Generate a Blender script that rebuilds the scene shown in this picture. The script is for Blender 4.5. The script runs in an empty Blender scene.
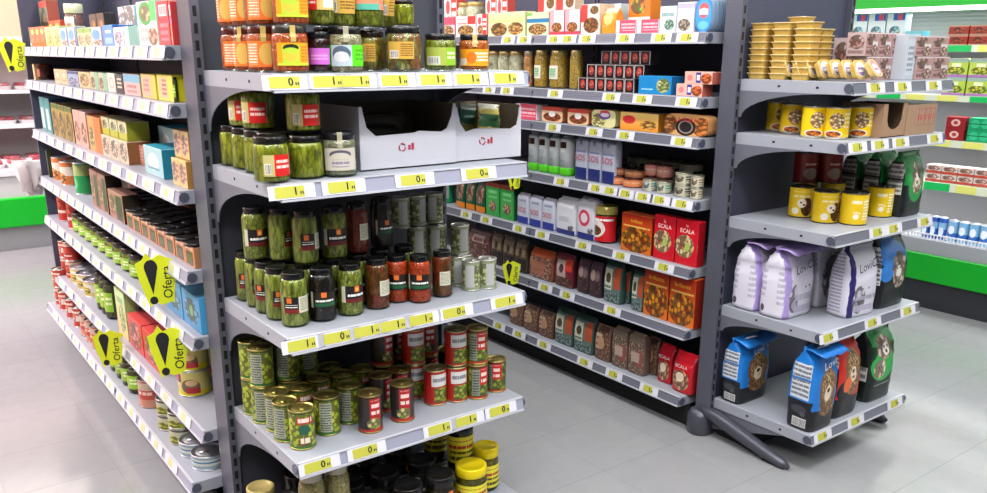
import bpy, bmesh, math, random
from mathutils import Vector, Matrix
random.seed(7)
PI = math.pi
C = bpy.context.scene.collection
SC = bpy.context.scene

# ------------------------------------------------------------------ materials
def lin(c):
    if isinstance(c, str):
        c = [int(c[i:i+2], 16)/255 for i in (0, 2, 4)]
    return tuple((x/12.92 if x <= .04045 else ((x+.055)/1.055)**2.4) for x in c[:3]) + (1,)

MATS = {}
class NT:
    def __init__(s, name, rough=.5, metal=0, coat=0):
        s.m = bpy.data.materials.new(name); s.m.use_nodes = True
        s.t = s.m.node_tree; s.n = s.t.nodes; s.l = s.t.links
        s.b = s.n['Principled BSDF']
        s.b.inputs['Roughness'].default_value = rough
        s.b.inputs['Metallic'].default_value = metal
        s.b.inputs['Coat Weight'].default_value = coat
        s.co = None
    def node(s, t, **k):
        n = s.n.new(t)
        for a, v in k.items(): setattr(n, a, v)
        return n
    def put(s, sock, v):
        if isinstance(v, bpy.types.NodeSocket): s.l.new(v, sock)
        else: sock.default_value = v
    def math(s, op, a, b=0.0, c=0.0):
        n = s.node('ShaderNodeMath', operation=op)
        s.put(n.inputs[0], a); s.put(n.inputs[1], b); s.put(n.inputs[2], c)
        return n.outputs[0]
    def mix(s, f, a, b):
        n = s.node('ShaderNodeMix', data_type='RGBA')
        s.put(n.inputs[0], f); s.put(n.inputs[6], a); s.put(n.inputs[7], b)
        return n.outputs[2]
    def vor(s, vec, scale, feat='F1'):
        n = s.node('ShaderNodeTexVoronoi', feature=feat)
        s.put(n.inputs['Vector'], vec); n.inputs['Scale'].default_value = scale
        return n
    def noise(s, vec, scale, det=2):
        n = s.node('ShaderNodeTexNoise')
        if vec: s.put(n.inputs['Vector'], vec)
        n.inputs['Scale'].default_value = scale; n.inputs['Detail'].default_value = det
        return n.outputs[0]
    def ramp(s, f, stops, interp='LINEAR'):
        n = s.node('ShaderNodeValToRGB'); s.put(n.inputs[0], f); r = n.color_ramp; r.interpolation = interp
        while len(r.elements) < len(stops): r.elements.new(.5)
        for e, (p, c) in zip(r.elements, stops): e.position = p; e.color = lin(c)
        return n.outputs[0]

def plain(name, col, rough=.5, metal=0, coat=0, emit=0, bump=0, var=0):
    if name in MATS: return MATS[name]
    t = NT(name, rough, metal, coat); c = lin(col)
    if var or bump:
        tc = t.node('ShaderNodeTexCoord').outputs['Object']
        nz = t.noise(tc, 9, 4)
        if var:
            k = tuple(x*(1-var) for x in c[:3]) + (1,)
            t.put(t.b.inputs['Base Color'], t.mix(nz, k, c))
        else: t.b.inputs['Base Color'].default_value = c
        if bump:
            bn = t.node('ShaderNodeBump'); bn.inputs['Strength'].default_value = bump; bn.inputs['Distance'].default_value = .01
            t.put(bn.inputs['Height'], t.noise(tc, 40, 3)); t.put(t.b.inputs['Normal'], bn.outputs[0])
    else: t.b.inputs['Base Color'].default_value = c
    if emit:
        t.b.inputs['Emission Color'].default_value = c; t.b.inputs['Emission Strength'].default_value = emit
    MATS[name] = t.m
    return t.m

def glass(name='jar glass', tint='f4fbf6'):
    if name in MATS: return MATS[name]
    t = NT(name); out = t.n['Material Output']
    tr = t.node('ShaderNodeBsdfTransparent'); tr.inputs[0].default_value = lin(tint)
    gl = t.node('ShaderNodeBsdfGlossy'); gl.inputs['Roughness'].default_value = .06
    lw = t.node('ShaderNodeFresnel'); lw.inputs[0].default_value = 1.5
    f = t.math('MULTIPLY', lw.outputs[0], .45)
    mx = t.node('ShaderNodeMixShader'); t.put(mx.inputs[0], f)
    t.l.new(tr.outputs[0], mx.inputs[1]); t.l.new(gl.outputs[0], mx.inputs[2]); t.l.new(mx.outputs[0], out.inputs[0])
    MATS[name] = t.m
    return t.m

# printed artwork made of rectangles, ellipses, food photographs and lines of small print, in UV space
def art(name, base, ops=(), rough=.4, coat=0, metal=0, asp=1.0):
    if name in MATS: return MATS[name]
    t = NT(name, rough, metal, coat)
    uv = t.node('ShaderNodeTexCoord').outputs['UV']
    sp = t.node('ShaderNodeSeparateXYZ'); t.put(sp.inputs[0], uv)
    u, v = sp.outputs[0], sp.outputs[1]
    rnd = t.node('ShaderNodeObjectInfo').outputs['Random']
    def rect(u0, u1, v0, v1):
        a = t.math('COMPARE', u, (u0+u1)/2, abs(u1-u0)/2); b = t.math('COMPARE', v, (v0+v1)/2, abs(v1-v0)/2)
        return t.math('MULTIPLY', a, b)
    def ell(cu, cv, ru, rv):
        a = t.math('DIVIDE', t.math('SUBTRACT', u, cu), ru); b = t.math('DIVIDE', t.math('SUBTRACT', v, cv), rv)
        return t.math('LESS_THAN', t.math('ADD', t.math('MULTIPLY', a, a), t.math('MULTIPLY', b, b)), 1.0)
    def food(ca, cb, sc):
        mp = t.node('ShaderNodeMapping'); t.put(mp.inputs[0], uv); mp.inputs['Scale'].default_value = (1, asp, 1)
        vo = t.vor(mp.outputs[0], sc)
        s2 = t.node('ShaderNodeSeparateColor'); t.put(s2.inputs[0], vo.outputs['Color'])
        c = t.mix(s2.outputs[0], lin(ca), lin(cb))
        return t.mix(t.math('MULTIPLY', t.math('GREATER_THAN', t.math('MULTIPLY', vo.outputs['Distance'], 1.0), .46), .75), c, (0.03, .02, .01, 1))
    col = lin(base)
    for o in ops:
        k = o[0]
        if k == 'r': m, c = rect(*o[1:5]), lin(o[5])
        elif k == 'e': m, c = ell(*o[1:5]), lin(o[5])
        elif k == 'f': m, c = rect(*o[1:5]), food(*o[5:8])
        elif k == 'F': m, c = ell(*o[1:5]), food(*o[5:8])
        elif k == 'l':
            m = rect(*o[1:5]); c = lin(o[5])
            fr = t.math('FRACT', t.math('MULTIPLY', v, o[6]))
            nz = t.node('ShaderNodeTexNoise'); cb = t.node('ShaderNodeCombineXYZ')
            t.put(cb.inputs[0], t.math('MULTIPLY', u, 34.0)); t.put(cb.inputs[1], t.math('FLOOR', t.math('MULTIPLY', v, o[6]))); t.put(nz.inputs['Vector'], cb.outputs[0]); nz.inputs['Scale'].default_value = 1.0
            m = t.math('MULTIPLY', m, t.math('MULTIPLY', t.math('GREATER_THAN', fr, .45), t.math('GREATER_THAN', nz.outputs[0], .42)))
        elif k == 'b':   # bar code
            m = rect(*o[1:5]); c = lin(o[5])
            nz = t.node('ShaderNodeTexNoise'); cb = t.node('ShaderNodeCombineXYZ'); t.put(cb.inputs[0], t.math('MULTIPLY', u, o[6])); t.put(nz.inputs['Vector'], cb.outputs[0]); nz.inputs['Scale'].default_value = 1.0
            m = t.math('MULTIPLY', m, t.math('GREATER_THAN', nz.outputs[0], .5))
        elif k == 'g':   # vertical blend from one printed ink to another
            m = rect(*o[1:5]); n = t.node('ShaderNodeMapRange'); t.put(n.inputs[0], v); n.inputs[1].default_value = o[3]; n.inputs[2].default_value = o[4]
            c = t.mix(n.outputs[0], lin(o[5]), lin(o[6]))
        col = t.mix(m, col, c)
    t.put(t.b.inputs['Base Color'], col)
    MATS[name] = t.m
    return t.m

def contents(name, cols, scale=60, zs=1.0, rough=.35, dark='1a1503'):
    if name in MATS: return MATS[name]
    t = NT(name, rough, 0, .3)
    tc = t.node('ShaderNodeTexCoord').outputs['Object']
    rnd = t.node('ShaderNodeObjectInfo').outputs['Random']
    mp = t.node('ShaderNodeMapping'); t.put(mp.inputs[0], tc); mp.inputs['Scale'].default_value = (1, 1, zs)
    cb = t.node('ShaderNodeCombineXYZ'); t.put(cb.inputs[2], t.math('MULTIPLY', rnd, 3.0)); t.put(mp.inputs[1], cb.outputs[0])
    vo = t.vor(mp.outputs[0], scale)
    s2 = t.node('ShaderNodeSeparateColor'); t.put(s2.inputs[0], vo.outputs['Color'])
    n = len(cols); c = t.ramp(s2.outputs[0], [(i/max(1, n-1), x) for i, x in enumerate(cols)])
    ed = t.vor(mp.outputs[0], scale, 'DISTANCE_TO_EDGE').outputs['Distance']
    m = t.node('ShaderNodeMapRange'); t.put(m.inputs[0], ed); m.inputs[1].default_value = 0; m.inputs[2].default_value = .09; m.inputs[3].default_value = .6; m.inputs[4].default_value = 0
    nz = t.ramp(t.noise(mp.outputs[0], scale*1.4, 3), [(.3, '8a8a8a'), (.5, 'd8d8d8'), (.68, 'ffffff')])
    mu = t.node('ShaderNodeMix', data_type='RGBA', blend_type='MULTIPLY'); mu.inputs[0].default_value = 1.0; t.put(mu.inputs[6], c); t.put(mu.inputs[7], nz)
    t.put(t.b.inputs['Base Color'], t.mix(m.outputs[0], mu.outputs[2], lin(dark)))
    bn = t.node('ShaderNodeBump'); bn.inputs['Strength'].default_value = .6; bn.inputs['Distance'].default_value = .006
    t.put(bn.inputs['Height'], ed); t.put(t.b.inputs['Normal'], bn.outputs[0])
    MATS[name] = t.m
    return t.m

# ------------------------------------------------------------------ mesh building
_gly = {}
def glyphs(s):
    if s not in _gly:
        cu = bpy.data.curves.new('t', 'FONT'); cu.body = s; cu.resolution_u = 2; cu.align_x = 'CENTER'; cu.align_y = 'CENTER'
        o = bpy.data.objects.new('t', cu); C.objects.link(o)
        dg = bpy.context.evaluated_depsgraph_get(); me = o.evaluated_get(dg).to_mesh()
        _gly[s] = ([tuple(v.co) for v in me.vertices], [tuple(p.vertices) for p in me.polygons])
        o.evaluated_get(dg).to_mesh_clear(); bpy.data.objects.remove(o); bpy.data.curves.remove(cu)
    return _gly[s]

class MB:
    def __init__(s): s.v = []; s.f = []; s.m = []; s.uv = []; s.sm = []
    def add(s, vs, fs, mi=0, uvs=None, smooth=False, M=None):
        b = len(s.v)
        s.v += [tuple(M @ Vector(v)) if M else tuple(v) for v in vs]
        for i, f in enumerate(fs):
            s.f.append([b+k for k in f]); s.m.append(mi); s.sm.append(smooth)
            s.uv.append(uvs[i] if uvs else [(0, 0)]*len(f))
        return s
    def box(s, x0, x1, y0, y1, z0, z1, mi=0, ms=None, M=None, flip=False):
        # ms: material per face (front -y, back +y, left -x, right +x, top, bottom)
        vs = [(x0,y0,z0),(x1,y0,z0),(x1,y1,z0),(x0,y1,z0),(x0,y0,z1),(x1,y0,z1),(x1,y1,z1),(x0,y1,z1)]
        fs = [(0,1,5,4),(2,3,7,6),(3,0,4,7),(1,2,6,5),(4,5,6,7),(3,2,1,0)]
        q = [(0,0),(1,0),(1,1),(0,1)]
        for i, f in enumerate(fs): s.add(vs, [f], ms[i] if ms else mi, [q], M=M) if i == 0 else s._af(f, ms[i] if ms else mi, q)
        return s
    def _af(s, f, mi, q):
        b = len(s.v) - 8
        s.f.append([b+k for k in f]); s.m.append(mi); s.sm.append(False); s.uv.append(q)
    def lathe(s, prof, n=20, mi=0, cap0=True, cap1=True, a0=0, a1=2*PI, smooth=True, mis=None, cx=0, cy=0, zs=None):
        # uv: u runs around with .5 at the front (-y); v from bottom to top
        full = abs(a1-a0-2*PI) < 1e-6
        b = len(s.v); k = n if full else n+1
        z0, z1 = (zs or (min(p[1] for p in prof), max(p[1] for p in prof))); H = max(1e-6, z1-z0)
        for r, z in prof:
            for i in range(k):
                a = a0 + (a1-a0)*i/n
                s.v.append((cx + r*math.sin(a - PI), cy - r*math.cos(a - PI), z))
        for j in range(len(prof)-1):
            for i in range(n):
                i2 = (i+1) % k
                f = [b+j*k+i, b+j*k+i2, b+(j+1)*k+i2, b+(j+1)*k+i]
                ua, ub = i/n, (i+1)/n; va, vb = (prof[j][1]-z0)/H, (prof[j+1][1]-z0)/H
                s.f.append(f); s.uv.append([(ua, va), (ub, va), (ub, vb), (ua, vb)]); s.m.append(mis[j] if mis else mi); s.sm.append(smooth)
        if full:
            if cap0 and prof[0][0] > 1e-5: s.f.append([b+i for i in range(k-1, -1, -1)]); s.uv.append([(.5, .5)]*k); s.m.append(mis[0] if mis else mi); s.sm.append(False)
            if cap1 and prof[-1][0] > 1e-5:
                o = b+(len(prof)-1)*k; s.f.append([o+i for i in range(k)]); s.uv.append([(.5, .5)]*k); s.m.append(mis[-1] if mis else mi); s.sm.append(False)
        return s
    def tube(s, pts, r, n=8, mi=0, flat=1.0):
        pts = [Vector(p) for p in pts]; b = len(s.v); rr = r if isinstance(r, (list, tuple)) else [r]*len(pts)
        for i, p in enumerate(pts):
            d = (pts[min(i+1, len(pts)-1)] - pts[max(i-1, 0)]).normalized()
            ax = Vector((0, 0, 1)) if abs(d.z) < .9 else Vector((1, 0, 0))
            a = d.cross(ax).normalized(); c = a.cross(d)
            for k in range(n):
                t = 2*PI*k/n; s.v.append(tuple(p + a*math.cos(t)*rr[i] + c*math.sin(t)*rr[i]*flat))
        for i in range(len(pts)-1):
            for k in range(n):
                k2 = (k+1) % n; s.f.append([b+i*n+k, b+i*n+k2, b+(i+1)*n+k2, b+(i+1)*n+k]); s.uv.append([(0, 0)]*4); s.m.append(mi); s.sm.append(True)
        s.f.append([b+k for k in range(n-1, -1, -1)]); s.f.append([b+(len(pts)-1)*n+k for k in range(n)])
        for _ in (0, 1): s.uv.append([(0, 0)]*n); s.m.append(mi); s.sm.append(False)
        return s
    def prism(s, poly, y0, y1, mi=0, M=None):   # polygon in xz pushed along y
        n = len(poly); vs = [(x, y0, z) for x, z in poly] + [(x, y1, z) for x, z in poly]
        fs = [tuple(range(n)), tuple(range(2*n-1, n-1, -1))] + [(i, n+i, n+(i+1) % n, (i+1) % n) for i in range(n)]
        return s.add(vs, fs, mi, M=M)
    def text(s, body, size, x, z, y, mi=0, sx=1.0, rot=0, M=None):   # flat lettering on a face looking at -y
        vs, fs = glyphs(body); c, q = math.cos(rot), math.sin(rot)
        return s.add([(x + (a*sx*c - b*q)*size, y, z + (a*sx*q + b*c)*size) for a, b, _ in vs], fs, mi, M=M)
    def mesh(s, name, mats, bevel=0, seg=1):
        me = bpy.data.meshes.new(name); me.from_pydata(s.v, [], s.f)
        for m in mats: me.materials.append(m)
        uvl = me.uv_layers.new(name='UVMap')
        i = 0
        flat = []
        for p, q in zip(me.polygons, s.uv):
            for t in q: flat += [t[0], t[1]]
        uvl.data.foreach_set('uv', flat)
        me.polygons.foreach_set('material_index', s.m); me.polygons.foreach_set('use_smooth', s.sm)
        me.update()
        if bevel:
            bm = bmesh.new(); bm.from_mesh(me)
            bmesh.ops.remove_doubles(bm, verts=bm.verts, dist=1e-6)
            es = [e for e in bm.edges if len(e.link_faces) == 2 and e.calc_face_angle(0) > .6]
            bmesh.ops.bevel(bm, geom=es, offset=bevel, segments=seg, affect='EDGES', clamp_overlap=True)
            bm.to_mesh(me); bm.free()
        return me
    def build(s, name, mats, parent=None, bevel=0, seg=1, loc=None, rz=0):
        if not isinstance(mats, (list, tuple)): mats = [mats]
        o = bpy.data.objects.new(name, s.mesh(name, mats, bevel, seg)); C.objects.link(o)
        if parent: o.parent = parent
        if loc: o.location = loc
        if rz: o.rotation_euler.z = rz
        return o

def empty(name, loc=(0, 0, 0), rz=0):
    o = bpy.data.objects.new(name, None); C.objects.link(o); o.empty_display_size = .02
    o.location = loc; o.rotation_euler.z = rz
    return o
def tag(o, label, cat, group=None, kind=None):
    if label: o['label'] = label
    if cat: o['category'] = cat
    if group: o['group'] = group
    if kind: o['kind'] = kind
    return o
def structure(o): o['kind'] = 'structure'; return o
CH = {}
def kids(o):
    return CH.setdefault(o.name, [c for c in o.children])
def copy_tree(o):
    c = o.copy(); C.objects.link(c)
    for ch in kids(o):
        d = ch.copy(); C.objects.link(d); d.parent = c
        for g in kids(ch):
            e = g.copy(); C.objects.link(e); e.parent = d
    return c

# ------------------------------------------------------------------ product builders: (style, w, d, h) -> root at base centre, front towards -y
PRINT = {}
def words(parent, lst, w, h, y, name='printed_name'):
    # lst: (text, size as part of height, x, z as parts, colour[, rot[, sx]])
    if not lst: return
    cols = []; mb = MB()
    for q in lst:
        t, s, x, z, c = q[:5]; rot = q[5] if len(q) > 5 else 0; sx = q[6] if len(q) > 6 else 1
        if c not in cols: cols.append(c)
        mb.text(t, s*h, (x-.5)*w, z*h, y, cols.index(c), sx=sx, rot=rot)
    mb.build(name, [plain('ink '+c, c, .5) for c in cols], parent)

def A(st, i=0): return art(st['n']+' print', st['base'], st.get('ops', ()), st.get('rough', .35), asp=st.get('asp', 1))
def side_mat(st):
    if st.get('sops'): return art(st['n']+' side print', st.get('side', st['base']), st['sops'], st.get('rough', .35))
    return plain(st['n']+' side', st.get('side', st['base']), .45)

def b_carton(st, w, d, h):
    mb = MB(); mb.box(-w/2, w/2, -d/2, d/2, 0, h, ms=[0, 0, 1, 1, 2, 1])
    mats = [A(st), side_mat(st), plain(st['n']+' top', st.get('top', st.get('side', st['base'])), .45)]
    if st.get('txt') or st.get('cap'):
        r = empty(st['n']); mb.build('box', mats, r, bevel=min(.0015, w*.05))
        words(r, st.get('txt'), w, h, -d/2-.0004)
        if st.get('cap'):
            c = MB(); c.lathe([(.014, h), (.014, h+.012), (.012, h+.014)], 12, 0, cy=-d*.1); c.build('cap', plain('cap '+st['cap'], st['cap'], .4), r)
        return r
    return mb.build(st['n'], mats, bevel=min(.0015, w*.05))

def b_pack(st, w, d, h):     # shrink wrapped tray of small cartons or jars: the pieces show at the front
    r = empty(st['n']); k = st.get('k', 2)
    for i in range(k):
        mb = MB(); a = -w/2 + w*i/k
        mb.box(a+.001, a+w/k-.001, -d/2, d/2, 0, h*.88, ms=[0, 0, 1, 1, 2, 1])
        mb.build('inner_carton', [A(st), side_mat(st), plain(st['n']+' top', st.get('top', '1c1816'), .3)], r, bevel=.001)
    mb = MB()
    for i in range(k):
        for j in range(2):
            mb.lathe([(w/k*.36, h*.88), (w/k*.36, h), (w/k*.3, h)], 12, 0, cx=-w/2+w*(i+.5)/k, cy=-d/4+d/2*j)
    mb.build('lids', plain(st['n']+' lid', st.get('top', '1c1816'), .3, 0), r)
    return r

def b_can(st, w, d, h):
    r = w/2; R = empty(st['n']); t = .0016
    mb = MB(); mb.lathe([(r, .004), (r, h-.004)], 24, 0, cap0=False, cap1=False)
    mb.build('can_wrap', [A(st)], R)
    m = plain('tin metal '+st.get('tin', 'b9b6ad'), st.get('tin', 'b9b6ad'), .28, .85)
    mb = MB(); mb.lathe([(r*.96, h-.006), (r+t, h-.004), (r+t, h), (r*.95, h), (r*.93, h-.004), (r*.7, h-.004), (r*.68, h-.003), (0, h-.003)], 24, 0, cap0=False)
    lid = mb.build('lid', m, R)
    mb = MB(); mb.lathe([(r*.9, 0), (r+t, 0), (r+t, .004), (r*.98, .005)], 24, 0); mb.build('base_rim', m, R)
    if st.get('tab', 1):
        mb = MB(); mb.tube([(0, -r*.55, h-.001), (0, -r*.15, h+.0005), (0, 0, h-.001)], [.006, .007, .004], 8, 0, .3); mb.build('pull_tab', m, lid)
    if st.get('txt'): curved_words(R, st['txt'], r+.0006, h)
    return R

def curved_words(parent, lst, r, h):
    cols = []; mb = MB()
    for t, s, x, z, c in lst:
        if c not in cols: cols.append(c)
        vs, fs = glyphs(t)
        mb.add([(r*math.sin((a*s*h)/r + x), -r*math.cos((a*s*h)/r + x), z*h + b*s*h) for a, b, _ in vs], fs, cols.index(c))
    mb.build('printed_name', [plain('ink '+c, c, .5) for c in cols], parent)

JP = {'wide': ([(.84, 0), (.96, .02), (1, .07), (1, .70), (.96, .78), (.87, .835)], .90, .835, 1.0),
      'tall': ([(.88, 0), (.98, .02), (1, .05), (1, .76), (.93, .83), (.80, .88)], .82, .875, 1.0),
      'low': ([(.86, 0), (.98, .03), (1, .1), (.98, .7), (.9, .78)], .98, .78, 1.0),
      'bottle': ([(.9, 0), (1, .03), (1, .6), (.8, .75), (.45, .85), (.42, .93)], .48, .92, 1.0)}
def b_jar(st, w, d, h):
    r = w/2; R = empty(st['n']); prof, lr, lz, lt = JP[st.get('shape', 'wide')]
    g = MB(); g.lathe([(a*r, b*h) for a, b in prof], 24, 0, cap1=False); go = g.build('glass_body', glass(), R)
    c = MB(); fill = st.get('fill', .9)
    c.lathe([(a*r*.95, .004+b*h*.99) for a, b in prof if b <= fill], 20, 0); c.build('contents', contents(*st['cont']), go)
    l = MB(); lm = plain('lid '+st.get('lid', '17171a'), st.get('lid', '17171a'), .25, .2)
    l.lathe([(lr*r*.98, lz*h), (lr*r, lz*h+.002), (lr*r, lt*h-.002), (lr*r*.95, lt*h), (lr*r*.8, lt*h), (lr*r*.78, lt*h-.0015), (0, lt*h-.001)], 24, 0); l.build('lid', lm, R)
    for i, (z0, z1, a0, a1, nm) in enumerate(st.get('labels', ())):
        p = MB(); rr = r*1.012; c0, c1 = PI + a0, PI + a1
        p.lathe([(rr, z0*h), (rr, z1*h)], 16, 0, a0=c0, a1=c1, cap0=False, cap1=False)
        p.build('paper_label', art(nm, *LAB[nm]), R)
    if st.get('strip'):
        p = MB(); a = .045*w/.1
        pts = [(1.03, .66), (1.03, .76), (.97, .80), (.92, .84), (.925, .99), (.8, 1.005), (.55, 1.005)]
        for (r0, z0), (r1, z1) in zip(pts, pts[1:]):
            p.add([(-a*.16, -r*r0, z0*h), (a*.16, -r*r0, z0*h), (a*.16, -r*r1, z1*h), (-a*.16, -r*r1, z1*h)], [(0, 1, 2, 3)], 0)
        p.build('seal_strip', plain('paper '+st['strip'], st['strip'], .6), R)
    return R

def sup(w, d, z, n=28, p=4.0, tx=0, ty=0):
    out = []
    for i in range(n):
        a = 2*PI*(i+.5)/n; c, s = math.cos(a), math.sin(a)
        out.append((tx + w/2*math.copysign(abs(c)**(2/p), c), ty + d/2*math.copysign(abs(s)**(2/p), s), z))
    return out
def loft(mb, rings, w, d, zs, mf=0, ms=1, smooth=True, cap=True, capm=None):
    n = len(rings[0]); b = len(mb.v)
    for r in rings: mb.v += r
    for j in range(len(rings)-1):
        for i in range(n):
            k = (i+1) % n; a = 2*PI*(i+1)/n; side = abs(math.cos(a)) > .78
            q = [b+j*n+i, b+j*n+k, b+(j+1)*n+k, b+(j+1)*n+i]
            back = math.sin(a) > 0
            def U(vi, jj):
                x, y, z = mb.v[vi]
                if side: return ((y/d+.5) if math.cos(a) > 0 else (.5-y/d), zs[jj])
                return ((x/w+.5) if not back else (.5-x/w), zs[jj])
            mb.f.append(q); mb.uv.append([U(q[0], j), U(q[1], j), U(q[2], j+1), U(q[3], j+1)]); mb.m.append(ms if side else mf); mb.sm.append(smooth)
    if cap:
        mb.f.append([b+i for i in range(n-1, -1, -1)]); mb.uv.append([(.5, 0)]*n); mb.m.append(ms); mb.sm.append(False)
        o = b+(len(rings)-1)*n; mb.f.append([o+i for i in range(n)]); mb.uv.append([(.5, 1)]*n); mb.m.append(mf if capm is None else capm); mb.sm.append(False)
def b_bag(st, w, d, h):
    rg = random.Random(st['n']+str(w)); mode = st.get('mode', 'bag')
    P = {'bag': [(0, .90, .93), (.03, 1, 1), (.3, 1.0, 1.02), (.55, 1.0, .98), (.72, .98, .84), (.84, .97, .55), (.92, .98, .16), (.94, .99, .06), (1, .99, .05)],
         'sack': [(0, .93, .93), (.03, 1, 1), (.25, 1.02, 1.05), (.5, 1.02, 1.06), (.68, 1.0, .98), (.80, .98, .80), (.89, .96, .45), (.94, .98, .10), (1, 1.0, .04)],
         'brick': [(0, .95, .95), (.02, 1, 1), (.4, 1.01, 1.02), (.8, 1.0, 1.0), (.88, .98, .95), (.93, .9, .75), (.955, .85, .3), (.96, .85, .12), (1, .84, .10)],
         'can': [(0, .93, .93), (.02, 1, 1), (.5, 1, 1), (.97, 1, 1), (1, .9, .9)]}[mode]
    # denser rings so that the film can crease
    zz = sorted(set([p[0] for p in P] + [i/14 for i in range(15)])); rings = []; nn = 32
    for z in zz:
        for a, b in zip(P, P[1:]):
            if a[0] <= z <= b[0]: t = (z-a[0])/(b[0]-a[0]); fx = a[1]+(b[1]-a[1])*t; fy = a[2]+(b[2]-a[2])*t; break
        ty = st.get('lean', 0)*d*max(0, z-.75)*4*.35
        r = sup(w*fx, d*fy, z*h, nn, 5, 0, -ty)
        am = st.get('crease', .02)*min(w, d)*(.4+z)*(0 if z == 0 else 1)
        rings.append([(x+rg.uniform(-am, am)*.6, y+rg.uniform(-am, am), q+(rg.uniform(-am, am)*.5 if 0 < z < 1 else 0)) for x, y, q in r])
    mb = MB(); loft(mb, rings, w, d, zz)
    mats = [A(st), side_mat(st)]
    R = empty(st['n']); mb.build('bag_film' if mode != 'brick' else 'wrapper', mats, R)
    fy = -d/2*1.05-.003
    words(R, st.get('txt'), w, h, fy - st.get('ty', 0))
    if st.get('stxt'):
        mb2 = MB()
        for t, s, x, z, c in st['stxt']:
            mb2.text(t, s*h, (x-.5)*d, z*h, 0, 0, M=Matrix.Translation((-w/2*1.02-.004, 0, 0)) @ Matrix.Rotation(-PI/2, 4, 'Z'))
        mb2.build('side_lettering', plain('ink '+c, c, .5), R)
    if st.get('clip'):
        c = MB(); c.box(-w*.28, w*.28, -d*.09, d*.09, h*.965, h*1.03, 0); c.build('fold_strip', plain('clip '+st['clip'], st['clip'], .5), R, bevel=.002)
    if st.get('handle'):
        c = MB(); c.tube([(-w*.2, -d*.12, h*.93), (-w*.3, -d*.3, h*1.0), (-w*.15, -d*.5, h*1.04), (w*.05, -d*.3, h*.99)], .006, 6, 0, .5); c.build('handle', plain('handle '+st['handle'], st['handle'], .5), R)
    if st.get('flap'):
        c = MB(); n = 9; vs = []
        for j in range(4):
            for i in range(n):
                u = i/(n-1); vs.append((w*(u-.5)*1.04, -d*(.05+.22*j) , h*(.985-.012*j-.03*(j == 3)) + rg.uniform(-.006, .006)))
        c.add(vs, [(j*n+i, j*n+i+1, (j+1)*n+i+1, (j+1)*n+i) for j in range(3) for i in range(n-1)], 0, smooth=True)
        o = c.build('top_flap', plain('flap '+st['flap'], st['flap'], .4), R)
        m = o.modifiers.new('thickness', 'SOLIDIFY'); m.thickness = .004
    return R
def b_tray(st, w, d, h):
    R = empty(st['n'])
    mb = MB(); rs = [sup(w*a, d*a, z*h, 20, 5) for a, z in ((.84, 0), (.97, .8), (1.0, .84), (1.05, .84), (1.05, .93))]
    loft(mb, rs, w, d, [0, .8, .84, .85, .93], 0, 0, False); mb.build('foil_tray', plain(st['n']+' foil', st['base'], .42, .25), R)
    mb = MB(); loft(mb, [sup(w*1.05, d*1.05, h*.93, 20, 5), sup(w*1.04, d*1.04, h*.99, 20, 5)], w, d, [0, 1], 1, 1, False, capm=0)
    # printed lid, mapped from above
    n = 20; mb.uv[-1] = [(mb.v[i][0]/w/1.04+.5, mb.v[i][1]/d/1.04+.5) for i in mb.f[-1]]
    mb.build('lid_film', [A(st), plain('lid edge', 'd9cfae', .35, .3)], R)
    return R
def b_oval(st, w, d, h):     # packs with a rounded front outline
    n = 28; p = st.get('p', 2.4); pts = [(x, z+h/2) for x, z, _ in [(a[0], a[1], 0) for a in sup(w, h, 0, n, p)]]
    mb = MB()
    k = st.get('k', 1); R = empty(st['n']) if (k > 1 or st.get('txt')) else None
    for i in range(k):
        m = MB() if R else mb; y0 = -d/2 + d*i/k; y1 = y0 + d/k*.9
        vs = [(x, y0, z) for x, z in pts] + [(x, y1, z) for x, z in pts]
        q = [(x/w+.5, z/h) for x, z in pts]
        m.add(vs, [tuple(range(n))], 0, [q]); b = len(m.v)-2*n
        for f, mi, uu in [(tuple(range(2*n-1, n-1, -1)), 1, [(.5, .5)]*n)] + [((j, n+j, n+(j+1) % n, (j+1) % n), 1, [(.5, .5)]*4) for j in range(n)]:
            m.f.append([b+v for v in f]); m.m.append(mi); m.sm.append(False); m.uv.append(uu)
        if R: m.build('tin' if k > 1 else 'sleeve', [A(st), plain(st['n']+' side', st.get('side', st['base']), .35, st.get('metal', 0))], R)
    if R: words(R, st.get('txt'), w, h, -d/2-.0005); return R
    return mb.build(st['n'], [A(st), plain(st['n']+' side', st.get('side', st['base']), .35, st.get('metal', 0))])
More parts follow.
